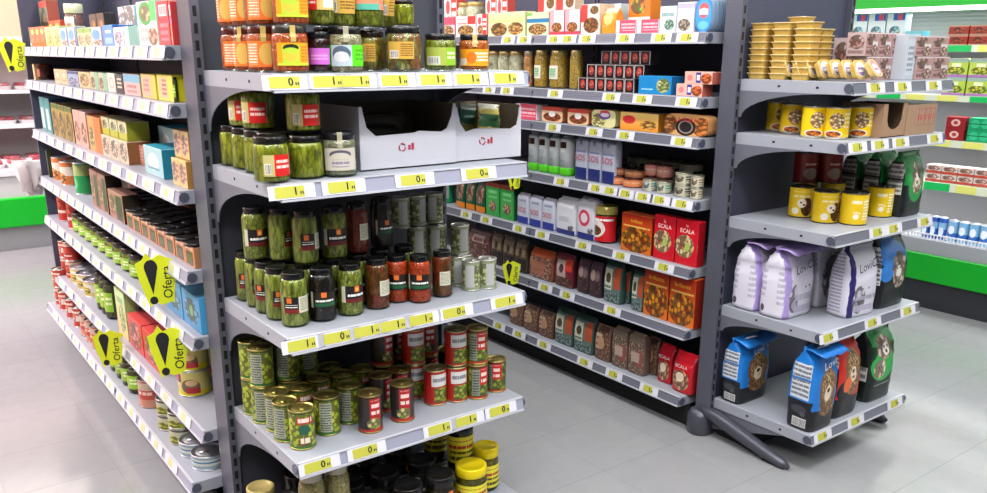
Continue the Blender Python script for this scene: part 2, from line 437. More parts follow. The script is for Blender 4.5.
def b_box_open(st, w, d, h):   # display carton with a cut out front
    R = empty(st['n']); t = .004
    m = [plain('board outside '+st['base'], st['base'], .7, var=.08), plain('board inside '+st['inn'], st['inn'], .8, var=.1)]
    for nm, a in (('base_board', (-w/2, w/2, -d/2, d/2, 0, t)), ('back_board', (-w/2, w/2, d/2-t, d/2, t, h)), ('side_board', (-w/2, -w/2+t, -d/2+t, d/2-t, t, h)), ('side_board', (w/2-t, w/2, -d/2+t, d/2-t, t, h))):
        mb = MB(); mb.box(*a, ms=[1 if nm == 'back_board' else 0, 0, 0 if a[0] < 0 else 1, 1 if a[0] < 0 else 0, 1, 0]); mb.build(nm, m, R)
    f = MB(); c = st['cut']          # outline of the front as (x, z) fractions
    f.prism([((x-.5)*w, z*h) for x, z in c], -d/2, -d/2+t, 0); o = f.build('front_board', m, R)
    if st.get('txt'): words(o, st['txt'], w, h, -d/2-.0006, 'printed_mark')
    if st.get('ringmark'):
        g = MB(); cx, cz, rr, col = st['ringmark']
        for q in range(3):
            a = PI*2*q/3 + .5; g.tube([((cx-.5)*w + rr*math.cos(a+k*.3), -d/2-.001, cz*h + rr*math.sin(a+k*.3)) for k in range(6)], .0022, 5)
        for k in range(2): g.box((cx-.5)*w+rr*(1.9+k*1.1), (cx-.5)*w+rr*(2.7+k*1.1), -d/2-.0012, -d/2-.0002, cz*h-rr*.8, cz*h+rr*(.5+.5*k))
        g.build('recycling_mark', plain('ink '+col, col, .6), o)
    return R
def b_crate(st, w, d, h):      # small bottle with a coloured base
    R = empty(st['n']); r = w/2
    for nm, pr, mat in (('bottle', [(r, h*.2), (r, h*.86), (r*.9, h*.93), (r*.6, h*.95)], A(st)), ('base_cup', [(r*.92, 0), (r*1.02, .01), (r*1.02, h*.2), (r, h*.205)], plain('cup '+st['cup'], st['cup'], .35)),
                       ('cap', [(r*.62, h*.94), (r*.62, h), (0, h)], plain('cap '+st['lid'], st['lid'], .35))):
        m = MB(); m.lathe(pr, 18, 0, zs=(0, h)); m.build(nm, mat, R)
    return R
def b_bun(st, w, d, h):        # loose film packet lying down
    rg = random.Random(3); mb = MB(); rings = []; zz = [0, .15, .4, .7, .9, 1]
    for z, f in zip(zz, (.8, .95, 1, .93, .75, .4)): rings.append([(x+rg.uniform(-1, 1)*.004, y+rg.uniform(-1, 1)*.004, q+(rg.uniform(-1, 1)*.006 if z > 0 else 0)) for x, y, q in sup(w*f, d*f, z*h, 20, 3)])
    loft(mb, rings, w, d, zz); return mb.build(st['n'], [A(st), side_mat(st)])
BUILD = dict(carton=b_carton, pack=b_pack, can=b_can, jar=b_jar, bag=b_bag, tray=b_tray, oval=b_oval, open=b_box_open, bottle=b_crate, packet=b_bun)

# ------------------------------------------------------------------ shop fittings
GREY = lambda: plain('powder coated light grey metal', 'a3a7b1', .45, .1, var=.05)
DARK = lambda: plain('dark blue grey panel', '40424c', .55, .1, var=.08)
POST = lambda: plain('dark grey upright metal', '5a5c68', .45, .2, var=.05)
RAIL = lambda: plain('grey plastic price rail', '767885', .35)
RAILW = lambda: plain('pale plastic price rail', '9a9cae', .35)
WHT = lambda: plain('white card', 'dcdce6', .6)
YEL = lambda: plain('yellow price paper', 'bdbc44', .6)
INK = lambda: plain('black ink', '14141c', .6)
HOLE = lambda: plain('black slot', '08080a', .8)

TM = {}
def price_tag(parent, x, y, z, digit, cw=.11, yw=.075, hh=.038):
    key = (digit, cw, yw)
    if key not in TM:
        m = MB(); m.box(-cw/2, cw/2, -.0012, 0, -hh/2, hh/2, 0)
        m.box(-yw/2-cw*.05, yw/2-cw*.05, -.0022, -.0012, -hh*.40, hh*.40, 1)
        if digit is not None:
            for q in (-.0007, 0, .0007): m.text(digit, hh*.78, yw*.12+q, 0, -.0026-abs(q)*.1, 2)
            for k in range(2): m.box(yw*.27+k*.006, yw*.27+.0035+k*.006, -.0027, -.0022, -hh*.2, 0, 2)
        TM[key] = m.mesh('price_tag', [WHT(), YEL() if cw != .1501 else plain('faded yellow price paper', 'cfd09a', .6), INK(), plain('grey ink', '8a8a50', .6)])  # left aisle tags use a paler yellow
    o = bpy.data.objects.new('price_tag', TM[key]); C.objects.link(o); o.parent = parent; o.location = (x, y, z); o.rotation_euler.x = -.22
    return o

def shelf(unit, x0, x1, y0, d, zt, tags=(), pale=False, gus=0, rail=True, lh=.042, cwyw=(.11, .075), board=None):
    # y0: front of the lip; zt: height of the surface
    g = board or GREY(); m = MB()
    m.box(x0, x1, y0+.008, y0+d, zt-.022, zt, 0)
    m.box(x0, x1, y0+.008, y0+.014, zt-lh, zt-.002, 0)
    s = m.build('shelf', [g], unit, bevel=.0012)
    r = MB(); vs = [(x0+.002, y0+.006, zt), (x0+.002, y0-.004, zt-lh), (x0+.002, y0+.008, zt-lh), (x0+.002, y0+.010, zt)]
    vs += [(x1-.002, a, b) for _, a, b in vs]
    r.add(vs, [(0, 1, 2, 3), (7, 6, 5, 4), (0, 4, 5, 1), (1, 5, 6, 2), (2, 6, 7, 3), (3, 7, 4, 0)], 0)
    r.box(x0+.002, x1-.002, y0-.008, y0+.009, zt-lh-.004, zt-lh+.002, 1); r.box(x0+.002, x1-.002, y0+.002, y0+.011, zt-.003, zt+.0005, 1)
    if not pale:
        for q in (.3, .5, .7): r.box(x0+.002, x1-.002, y0+.0045-.01*q, y0+.007, zt-lh*q-.002, zt-lh*q+.001, 0)
    r.build('price_rail', [RAILW() if pale else RAIL(), plain('white rail bead', 'c2c4cc', .35)], s)
    for t in tags:
        x, dg = t if isinstance(t, tuple) else (t, None)
        price_tag(s, x, y0-.0008, zt-lh/2, dg, *cwyw)
    for side in (0, 1):
        X0 = x0-.0035 if side == 0 else x1; b = MB()
        b.box(X0, X0+.0035, y0+.004, y0+d, zt-.045, zt-.001, 0)
        if gus:
            n = 10; L = d*.86; pts = [(y0+d, zt-.045), (y0+d-L, zt-.045)]
            for k in range(1, n+1):
                a = PI/2*k/n; pts.append((y0+d-L+L*.97*math.sin(a), zt-.045-gus*(1-math.cos(a))))
            pts.append((y0+d, zt-.045-gus))
            vs = [(X0, a, b_) for a, b_ in pts]+[(X0+.0035, a, b_) for a, b_ in pts]; q = len(pts)
            b.add(vs, [tuple(range(q)), tuple(range(2*q-1, q-1, -1))]+[(i, q+i, q+(i+1) % q, (i+1) % q) for i in range(q)], 1)
        xq = X0-.0004 if side == 0 else X0+.0039
        for yy in (y0+d*.28, y0+d*.62):
            b.add([(xq, yy, zt-.027), (xq, yy, zt-.019), (xq, yy+.012, zt-.019), (xq, yy+.012, zt-.027)], [(0, 1, 2, 3)], 2)
        bo = b.build('side_bracket', [g, plain('dark grey bracket', '6a6c77', .5, .1), HOLE()], s)
        e = MB(); sg = -1 if side == 0 else 1; xx = X0 if side == 0 else X0+.0035
        xs = sorted((xx, xx+sg*.004))
        for (yy, zz_, rr) in ((y0+.016, zt-.022, .017),):
            pts = [(yy+rr*math.cos(2*PI*k/16), zz_+rr*math.sin(2*PI*k/16)) for k in range(16)]
            e.add([(xs[0], a, b_) for a, b_ in pts]+[(xs[1], a, b_) for a, b_ in pts], [tuple(range(16)), tuple(range(31, 15, -1))]+[(i, 16+i, 16+(i+1) % 16, (i+1) % 16) for i in range(16)], 0)
        e.build('bracket_cap', [plain('dark plastic cap', '4b4f60', .4)], s)
    return s

def upright(unit, x0, y0, h=2.25, w=.03, dp=.08):
    m = MB(); m.box(x0, x0+w, y0, y0+dp, 0.02, h, 0)
    z = .12
    while z < h-.05:
        m.add([(x0+w*.3, y0-.0006, z), (x0+w*.7, y0-.0006, z), (x0+w*.7, y0-.0006, z+.03), (x0+w*.3, y0-.0006, z+.03)], [(0, 1, 2, 3)], 1); z += .05
    return m.build('upright', [POST(), HOLE()], unit)

# ------------------------------------------------------------------ the room
t = NT('glossy porcelain floor tiles', .16)
tc = t.node('ShaderNodeTexCoord').outputs['Object']; sp = t.node('ShaderNodeSeparateXYZ'); t.put(sp.inputs[0], tc)
gx = t.math('FRACT', t.math('DIVIDE', t.math('ADD', sp.outputs[0], 4.24), .405)); gy = t.math('FRACT', t.math('DIVIDE', t.math('ADD', sp.outputs[1], .205+4.05), .405))
g = t.math('MAXIMUM', t.math('MULTIPLY', t.math('LESS_THAN', gx, .008), .5), t.math('LESS_THAN', gy, .008))
n1 = t.noise(tc, 1.2, 5); n2 = t.noise(tc, 14, 4)
cid = t.node('ShaderNodeTexWhiteNoise'); cb = t.node('ShaderNodeCombineXYZ')
t.put(cb.inputs[0], t.math('FLOOR', t.math('DIVIDE', t.math('ADD', sp.outputs[0], 4.24), .405))); t.put(cb.inputs[1], t.math('FLOOR', t.math('DIVIDE', t.math('ADD', sp.outputs[1], .205+4.05), .405)))
t.put(cid.inputs['Vector'], cb.outputs[0])
base = t.mix(n2, lin('8f9092'), lin('9b9c9e')); base = t.mix(t.math('MULTIPLY', cid.outputs[0], .25), base, lin('8b8b8e')); 
t.put(t.b.inputs['Base Color'], t.mix(t.math('MULTIPLY', g, .4), base, lin('5c5b5c')))
t.put(t.b.inputs['Roughness'], t.math('ADD', t.math('MULTIPLY', n1, .12), .1))
MATS['floor'] = t.m
m = MB(); m.box(-6, 6.6, -4, 11.5, -.1, 0); structure(m.build('floor', t.m))
m = MB(); m.box(-6, 6.6, -4, 11.5, 3.6, 3.7); structure(m.build('ceiling', plain('white ceiling panels', 'f0f0f0', .9)))
m = MB(); m.box(-6, 6.6, 11.5, 11.6, 0, 3.6); structure(m.build('wall_back', plain('warm peach wall', 'f6d4b8', .8)))
m = MB(); m.box(6.6, 6.7, -4, 11.5, 0, 3.6); structure(m.build('wall_right', plain('pale grey wall', 'd9dbdf', .8)))
m = MB(); m.box(-6.1, -6, -4, 11.5, 0, 3.6); structure(m.build('wall_left', plain('warm peach wall', 'f6d4b8', .8)))

def lip(b): return b*1.6-.89+.042
# end display near the camera
E1 = tag(empty('end_display_shelving', (.874, 2.133, 0)), 'near end display rack holding pickle jars and olive cans, white shelf fronts', 'shelving')
W1 = .854
def tg(l): return [((x-.874), d) for x, d in l]
TAGS = {"E1": [[[0.913, "0"], [1.037, "1"], [1.121, "1"], [1.245, "1"], [1.374, "1"], [1.5, "1"], [1.641, "1"]], [[0.908, "1"], [1.064, "1"], [1.298, "0"], [1.533, "0"]], [[0.915, "1"], [1.025, "0"], [1.125, "1"], [1.215, "1"], [1.316, "1"], [1.441, "0"], [1.649, "1"]], [[0.941, "0"], [1.101, "0"], [1.377, "1"], [1.486, "1"], [1.627, "0"]]], "E2": [[[3.024, "1"], [3.216, "1"], [3.453, "1"]], [[2.952, "1"], [3.105, "1"], [3.258, "1"], [3.526, "1"]], [[3.177, "1"], [3.298, "1"], [3.548, "1"]], [[2.914, "1"], [3.235, "1"], [3.516, "1"]], [[2.96, "1"], [3.206, "1"], [3.524, "1"]]], "G2": [[[3.625, "1"], [3.491, "1"], [3.255, "1"], [3.152, "1"], [3.018, "1"], [2.771, "1"], [2.557, "1"], [2.414, "1"]], [[3.792, "1"], [3.63, "1"], [3.238, "1"], [2.843, "1"], [2.648, "1"], [2.397, "1"]], [[3.247, "1"], [2.948, "1"], [2.742, "1"], [2.409, "1"]], [[3.175, "1"], [2.919, "1"], [2.823, "1"], [2.718, "1"], [2.61, "1"], [2.508, "1"], [2.381, "1"]], [[4.019, "1"], [3.818, "1"], [3.512, "1"], [3.316, "1"], [2.997, "1"], [2.731, "1"], [2.46, "1"]], [[3.282, "1"], [3.105, "1"], [2.774, "1"]], [[3.678, "1"], [3.491, "1"], [3.271, "1"], [2.944, "1"], [2.733, "1"], [2.499, "1"]]], "G1": [[[2.85, None], [3.04, None], [3.23, None], [3.42, None], [3.61, None], [3.8, None], [3.99, None], [4.18, None], [4.37, None], [4.56, None], [4.75, None], [4.94, None], [5.13, None], [5.32, None]], [[2.88, None], [3.09, None], [3.3, None], [3.51, None], [3.72, None], [3.93, None], [4.14, None], [4.35, None], [4.56, None], [4.77, None], [4.98, None], [5.19, None], [5.4, None]], [[2.91, None], [3.14, None], [3.37, None], [3.6, None], [3.83, None], [4.06, None], [4.29, None], [4.52, None], [4.75, None], [4.98, None], [5.21, None], [5.44, None]], [[2.94, None], [3.13, None], [3.32, None], [3.51, None], [3.7, None], [3.89, None], [4.08, None], [4.27, None], [4.46, None], [4.65, None], [4.84, None], [5.03, None], [5.22, None], [5.41, None]], [[2.97, None], [3.18, None], [3.39, None], [3.6, None], [3.81, None], [4.02, None], [4.23, None], [4.44, None], [4.65, None], [4.86, None], [5.07, None], [5.28, None], [5.49, None]], [[3.0, None], [3.23, None], [3.46, None], [3.69, None], [3.92, None], [4.15, None], [4.38, None], [4.61, None], [4.84, None], [5.07, None], [5.3, None]], [[3.03, None], [3.22, None], [3.41, None], [3.6, None], [3.79, None], [3.98, None], [4.17, None], [4.36, None], [4.55, None], [4.74, None], [4.93, None], [5.12, None], [5.31, None]]]}
for k, z in enumerate((1.613, 1.325, .885, .493)):
    shelf(E1, 0, W1, 0, .525, z, tg(TAGS['E1'][k]), pale=True, gus=.14, lh=.044, cwyw=(.135, .085))
shelf(E1, 0, W1, 0, .525, .10, [(.2, '1'), (.5, '1')], pale=True)
for x in (-.03, W1): upright(E1, x, .526, dp=.12)
m = MB(); m.box(0, W1, .55, .575, .02, 2.25); m.build('back_panel', DARK(), E1)
m = MB(); m.box(.01, W1-.01, .03, .05, 0, .055); m.build('plinth', plain('black plinth', '1b1b1f', .5), E1)
# end display across the aisle
W2 = .735
E2 = tag(empty('end_display_shelving', (2.878, 1.698, 0)), 'far end display rack holding pet food, dark curved floor foot', 'shelving')
for k, z in enumerate((1.57, 1.357, 1.008, .618, .181)):
    shelf(E2, 0, W2, 0, .488, z, [(x-2.878, d) for x, d in TAGS['E2'][k]], gus=(.105, .10, .085, .07, 0)[k], cwyw=(.125, .06))
for x in (-.03, W2): upright(E2, x, .489)
m = MB(); m.box(0, W2, .512, .535, .02, 2.25); m.build('back_panel', plain('slate grey back panel', '4a4c60', .55, .1, var=.04), E2)
m = MB()
n = 10; pts = [(.488, .135), (.02, .135)] + [(.02+.1+.3*math.sin(PI/2*k/n), .135-.10*math.sin(PI/2*k/n)*.9) for k in range(0, n+1)] + [(.488, .03)]
vs = [(.0, a, b) for a, b in pts]+[(.006, a, b) for a, b in pts]; q = len(pts)
m.add(vs, [tuple(range(q)), tuple(range(2*q-1, q-1, -1))]+[(i, q+i, q+(i+1) % q, (i+1) % q) for i in range(q)], 0); m.build('base_side_plate', plain('dark grey bracket', '6a6c77', .5, .1), E2)
m = MB(); m.box(.02, W2-.02, .30, .48, .0, .12); m.build('plinth', plain('black plinth', '1b1b1f', .5), E2)  # no real plinth here: black block stands in for shade below the rack
for X in (-.018, W2+.018):
    m = MB(); m.tube([(X, .545, .115), (X, .44, .10), (X, .30, .065), (X, .18, .035), (X, .10, .02), (X, .075, .015)], [.03, .034, .032, .028, .022, .008], 12, 0, .95)
    f = m.build('foot', plain('cast grey foot', '4c4e58', .35, .3), E2)
    m = MB(); m.lathe([(.055, .001), (.06, .01), (.06, .085), (.045, .11), (.02, .12)], 20, 0, cx=X, cy=.545); m.build('foot_boss', plain('cast grey foot', '4c4e58', .35, .3), f)
    m = MB(); m.box(X-.012, X+.012, .09, .2, .001, .010); m.build('rubber_pad', HOLE(), f, bevel=.003)

def aisle(name, label, X, Yn, Yf, zs, base, mods, tagl, depth, cols, rail_pale):
    U = tag(empty(name, (X, Yf, 0), -PI/2), label, 'shelving'); L = Yf-Yn
    for k, z in enumerate(zs):
        off = base-X if k == len(zs)-1 else 0
        e = 0
        for a, b in mods:
            tl = [(Yf-y, d) for y, d in tagl[k] if a <= y <= b]
            shelf(U, Yf-b+.001, Yf-a-.001, off, depth-off, z, tl, pale=rail_pale, cwyw=cols)
    ys = sorted(set([a for a, b in mods]+[b for a, b in mods]))
    for y in ys[1:]: upright(U, Yf-y-.015 if y < Yf else 0, depth+.002)
    for a, b in mods:
        m = MB(); m.box(Yf-b+.02, Yf-a-.004, depth+.01, depth+.03, .02, 2.25); m.build('back_panel', plain('slate grey back panel', '4a4c60', .55, .1, var=.04), U)
    m = MB(); m.box(0, L, .07+base-X, .085+base-X, 0, .13); m.build('plinth', plain('dull black plinth', '161618', .8), U)
    return U
G1M = [(2.786, 3.886), (3.886, 4.986), (4.986, 5.56)]
G2M = [(2.314, 3.42), (3.42, 4.52), (4.52, 5.56)]
G1 = aisle('aisle_shelving', 'long left aisle shelving rack with seven shelves of groceries', .794, 2.786, 5.56, [lip((1.584, 1.472, 1.298, 1.128, .98, .761, .645)[k]) for k in range(7)], .736, G1M, TAGS['G1'], .47, (.1501, .05), True)
G2 = aisle('aisle_shelving', 'long middle aisle shelving rack seen between the two end displays', 2.798, 2.314, 5.56, [lip((1.625, 1.463, 1.359, 1.193, 1.006, .829, .629)[k]) for k in range(7)], 2.789, G2M, TAGS['G2'], .42, (.115, .055), False)

m = MB(); m.box(-.03, -.005, .02, 1.0, .02, 2.25); m.build('end_panel', plain('slate grey back panel', '4a4c60', .55, .1, var=.04), G1)
# chiller on the right
FR = tag(empty('refrigerated_display_case', (5.6, 6.0, 0), -PI/2), 'tall open dairy chiller with green header and green bumper at right', 'chiller')
FL = 5.6
grn = plain('bright green panel', '08b428', .35); wf = plain('white enamel', 'dfe2e6', .35)
m = MB(); m.box(0, FL, .03, .9, 0, .19); m.build('plinth', plain('charcoal base', '33353b', .4), FR)
m = MB(); m.box(0, FL, 0, .045, .19, .375); m.build('bumper', grn, FR, bevel=.006)
m = MB(); m.box(0, FL, .045, .9, .19, .375); m.box(0, FL, .02, .09, .375, .47); m.build('tank', plain('silver grey enamel', 'a9acb3', .35), FR)
m = MB(); m.box(0, FL, .09, .8, .375, .44); gr = m.build('deck', wf, FR)
m = MB()
for k in range(int(FL/.022)): m.box(k*.022, k*.022+.007, .055, .062, .44, .50)
m.box(0, FL, .053, .064, .497, .505); m.box(0, FL, .053, .064, .436, .444); m.build('wire_guard', plain('white wire', 'e8e8ea', .35), FR)
m = MB(); m.box(0, FL, .72, .9, .375, 2.25); m.build('back_panel', plain('light grey chiller back', 'b8b8b8', .45), FR)
sl = MB(); vv = []
for zz in (1.25, 1.0, .68, .6):
    for k in range(5):
        for q in range(4): sl.box(.35+k*1.1, .36+k*1.1, .716, .7205, zz-.02*q, zz-.02*q+.009)
        sl.box(.42+k*1.1, .436+k*1.1, .716, .7205, zz-.02, zz-.006)
sl.build('slotted_uprights', HOLE(), FR)['kind'] = 'stuff'
lv = MB()
for k in range(9): lv.box(0, FL, .712, .72, 1.73+k*.026, 1.738+k*.026)
lv.build('louvre', plain('louvre grey', 'b0b2b4', .5), FR)
m = MB(); m.box(0, FL, .0, .9, 1.96, 2.3); m.build('header', grn, FR)
m = MB(); m.box(0, FL, .01, .06, 1.935, 1.96); m.build('lamp_strip', plain('lit strip', 'ffffff', .5, emit=3.0), FR)
for k, (zb, zt) in enumerate(((1.682, 1.725), (1.37, 1.409), (1.076, 1.121), (.784, .838))):
    m = MB(); m.box(0, FL, .16, .72, zt-.02, zt-.002); s = m.build('shelf', wf, FR)
    m = MB(); m.box(0, FL, .145, .16, zb, zt); m.build('price_rail', plain('pale green rail', 'dfe9d0', .4), s)
    for i in range(22):
        y = FL-.5-.21*i
        if y < 1.6 or i % 1: continue
        m = MB(); gg = (i+k) % 3 == 0; m.box(y, y+(.17 if gg else .13), .1425, .145, zb+.002, zt-.002, 0)
        m.build('price_tag', plain('green tag', '16c060', .5) if gg else plain('yellow tag', 'e8ea7a', .5), s)

# meat counter at the far left
MC = tag(empty('meat_counter', (-3.5, 8.1, 0)), 'long low meat chiller with green bumper beyond the left aisle', 'chiller')
m = MB(); m.box(0, 6, .06, 1.2, 0, .205); m.build('plinth', plain('grey base', 'a0a0a4', .4), MC)
m = MB(); m.box(0, 6, .0, .06, .205, .455); m.build('bumper', grn, MC, bevel=.01)
m = MB(); m.box(0, 6, .05, 1.2, .205, .69); m.build('tank', plain('silver enamel', 'c9c6c8', .35), MC)
m = MB(); m.box(0, 6, .03, .05, .64, .685); m.build('front_rail', wf, MC)
MC = tag(empty('wall_display_rack', (-3.5, 8.1, 0)), 'white two-shelf meat rack with canopy behind the low meat counter', 'chiller rack')
m = MB(); m.box(0, 6, 1.21, 1.28, .0, 1.75); m.build('back_panel', plain('white chiller back', 'f0e8e8', .5), MC)
for z in (1.0, 1.3):
    m = MB(); m.box(0, 6, .5, 1.21, z, z+.03); m.build('shelf', wf, MC)
m = MB(); m.box(0, 6, .3, 1.28, 1.70, 1.78); m.build('canopy', plain('warm white canopy', 'f6e6da', .5), MC)
m = MB(); m.box(.1, 5.9, .35, .4, 1.68, 1.70); m.build('lamp_strip', plain('pink lamp', 'ffd8e0', .5, emit=8.0), MC)
MT = {}
k = 0
rg = random.Random(5)
for r, (z, y, nn) in enumerate(((.69, 8.33, 12), (.69, 8.75, 12), (1.03, 8.8, 14), (1.33, 8.8, 14))):
    for i in range(nn):
        x = -.35 + i*.2
        key = (r+i) % 3
        if key not in MT:
            R = empty('meat_pack'); m = MB(); loft(m, [sup(.17, .24, 0, 20, 5), sup(.19, .26, .03, 20, 5)], .19, .26, [0, 1], 0, 0, False); m.build('tray', plain('white foam tray', 'f4eeee', .5), R)
            m = MB(); loft(m, [sup(.165, .235, .03, 20, 4), sup(.15, .2, .055, 20, 3)], .17, .24, [0, 1], 0, 0); m.build('meat', contents('meat %d' % key, (('d8405a', 'f0a0a8'), ('e06070', 'f8c8c8'), ('c83048', 'e89098'))[key], 30, 1, .3, 'a02030'), R)
            MT[key] = R; o = R
        else: o = copy_tree(MT[key])
        o.location = (x, y+.08, z)
        words_ = 'first second third fourth fifth sixth seventh eighth ninth tenth eleventh twelfth thirteenth fourteenth'.split()
        tag(o, 'pink meat pack, %s from left, %s of meat counter' % (words_[i], ('well front', 'well back', 'lower shelf', 'upper shelf')[r]), 'meat tray', 'packed meat trays in the far counter')

# yellow offer flags clipped to the price rails
def offer_sign(x, y, z, s, label, tilt=0, rz=0):
    R = tag(empty('offer_sign', (x, y, z), rz), label, 'sign', 'yellow offer flags'); R.rotation_euler.y = tilt
    m = MB(); m.prism([(a*s, b*s) for a, b in ((-.50, .50), (-.32, .60), (-.22, .78), (-.10, .60), (.10, .70), (.52, .50), (.45, .0), (.36, -.58), (.06, -.66), (-.10, -.56), (-.24, -.70), (-.32, -.40), (-.44, .05))], -.0008, .0008); m.build('card', plain('bright yellow card', 'e4f01a', .5), R)
    m = MB(); n = 14; pts = [(-.13, -.36)]
    pts += [(-.13+.165*math.cos(a), .38+.20*math.sin(a)) for a in [(-.15+(1.3*k/n))*PI for k in range(n+1)]]
    m.prism([(a*s, b*s) for a, b in pts], -.0016, -.0008)
    m.prism([((-.13+.1*math.cos(2*PI*k/16))*s, (-.52+.11*math.sin(2*PI*k/16))*s) for k in range(16)], -.0016, -.0008); m.build('exclamation_mark', INK(), R)
    m = MB(); m.text('Oferta', .33*s, .24*s, -.05*s, -.0018, 0, sx=1.0, rot=PI/2); m.text('Oferta', .33*s, .245*s, -.05*s, -.0017, 0, sx=1.0, rot=PI/2); m.build('lettering', INK(), R)
    m = MB(); m.box(.42*s, .5*s, -.003, .003, .18*s, .4*s); m.build('clip', plain('clear clip', 'd8dcd0', .2), R)
    return R
offer_sign(.752, 3.0, .885, .135, 'yellow offer flag on the fifth rail, nearest the camera', rz=-.25)
offer_sign(.752, 2.95, .63, .135, 'yellow offer flag on the lower left aisle rail, near the post', rz=-.25)
offer_sign(.735, 3.9, .37, .125, 'yellow offer flag on the sixth rail, half way down the left aisle', rz=-.25)
offer_sign(.74, 5.45, 1.64, .13, 'yellow offer flag at the far top of the left aisle', rz=-.25)
offer_sign(2.765, 3.52, 1.01, .075, 'yellow offer flag on middle aisle above green cartons', rz=-.5)
offer_sign(2.76, 3.53, .49, .1, 'yellow offer flag on middle aisle lower rail beside can stack', rz=-.5)

# plastic bag hanging on the far rail end
rg = random.Random(2); m = MB(); rings = []
for z, a in ((0, .35), (.15, .6), (.4, .75), (.7, 1), (1, 1.2)): rings.append([(x+rg.uniform(-.018, .018), y+rg.uniform(-.018, .018), q+rg.uniform(-.01, .01)) for x, y, q in sup(.15*a, .07*a, z*.2, 20, 2.4)])
loft(m, rings, .13, .08, [0, .2, .5, .8, 1], 0, 0)
o = m.build('plastic_bag', plain('milky plastic film', 'efe6e6', .3), loc=(.765, 5.62, .84)); tag(o, 'milky plastic bag hanging at the far end of left aisle shelves', 'bag')

# ------------------------------------------------------------------ printed labels and product styles
LAB = {
 'carrot label': ('f2a21c', [('r',0,1,0,.12,'c9d23a'),('r',.18,.66,.1,.9,'b4d23c'),('e',.42,.45,.2,.28,'f0c040'),('e',.42,.78,.22,.16,'1f2a14'),('e',.42,.66,.20,.13,'b4d23c'),('l',.7,.97,.2,.85,'d07818',7)]),
 'carrot side label': ('ff7a2a', [('e',.7,.5,.25,.42,'e0b45a'),('l',.05,.4,.1,.9,'ffe0c8',9)]),
 'pink label': ('c868c8', [('l',.1,.9,.3,.7,'e8a8e0',5)]),
 'green band label': ('5fe01e', [('r',.12,.62,0,1,'b8c8d0'),('e',.37,.6,.22,.36,'56687c'),('e',.37,.45,.18,.25,'d8dce0'),('l',.7,.95,.2,.8,'44b010',5)]),
 'gold label': ('cfa648', [('r',.08,.42,.05,.5,'e8e2d8'),('b',.1,.4,.1,.45,'555048',60),('l',.5,.95,.15,.9,'8a5a20',8)]),
 'cucumber label': ('a8b850', [('r',.05,.45,.05,.5,'e0e4d8'),('b',.08,.42,.1,.45,'555048',60),('r',.62,1,0,1,'8fc030'),('l',.66,.95,.3,.8,'e8f0c0',4)]),
 'orange label': ('f0a020', [('r',0,.25,.05,.45,'e8d8c0'),('l',.5,.95,.2,.85,'fff0d0',5),('e',.4,.5,.15,.35,'e87818')]),
 'coral label': ('f09070', [('e',.5,.75,.22,.16,'8a3a2a'),('e',.5,.6,.22,.2,'f0c8a0'),('r',.2,.8,0,.25,'58b8a0'),('l',.05,.25,.4,.9,'c06048',5)]),
 'red gold label': ('d8c070', [('r',0,.42,0,1,'d8281c'),('l',.05,.38,.2,.85,'ffe8e0',6),('r',.6,.95,.1,.5,'eeeae0')]),
 'red band label': ('c2b878', [('r',.36,.98,0,1,'d2201c'),('l',.42,.92,.25,.85,'ffd8d0',4),('r',.03,.25,.1,.6,'e4e0d4'),('b',.04,.24,.12,.55,'55504a',50)]),
 'onion label': ('c9c3b4', [('e',.5,.72,.32,.2,'5a5668'),('e',.5,.62,.28,.18,'c9c3b4'),('l',.25,.75,.15,.5,'8c80a0',5)]),
 'tall left label': ('14100c', [('r',.55,1,0,1,'d8d6bc'),('l',.6,.95,.1,.9,'8c8a70',10),('r',0,.55,.0,.24,'7a1c1c'),('r',.12,.3,.62,.95,'e0702a'),('l',.05,.5,.34,.52,'f0f0e8',5)]),
 'tall front label': ('15110d', [('r',0,.16,0,1,'d0ceb4'),('r',.16,1,0,.22,'6c1c1e'),('r',.52,.72,.62,.98,'e8742c'),('e',.62,.78,.06,.1,'f8c060'),('l',.25,.95,.34,.56,'f4f4ec',4)]),
 'tall green label': ('17120f', [('r',.16,1,.08,.3,'1f5a38'),('r',0,.1,0,1,'b8b69c'),('r',.42,.62,.66,.98,'e8742c'),('l',.2,.9,.38,.58,'f4f4ec',4)]),
 'tall white label': ('d9d8c0', [('l',.1,.95,.08,.95,'8f8d74',11)]),
 'bean label': ('d8d4c0', [('r',.1,.9,.55,.85,'3a4a38'),('l',.1,.9,.1,.45,'6a6a5a',5)]),
 'yellow wrap label': ('ece23a', [('l',.1,.9,.55,.85,'b83020',3),('l',.15,.85,.1,.45,'50480c',4)]),
 'corn label': ('e9e6d4', [('r',.2,.8,.2,.8,'3ab484'),('l',.1,.9,.1,.9,'c8c8a8',6)]),
 'cream jar label': ('f2e9e4', [('r',0,1,0,.35,'e06a8a'),('l',.1,.9,.45,.8,'b07a70',4)]),
 'tomato label': ('d01c22', [('e',.4,.5,.3,.36,'e8e0d8'),('F',.4,.42,.2,.2,'2c5a2c','b02020',8),('l',.1,.9,.78,.9,'ffffff',3)]),
}
ol = ('a9bd2c','c9d24a')
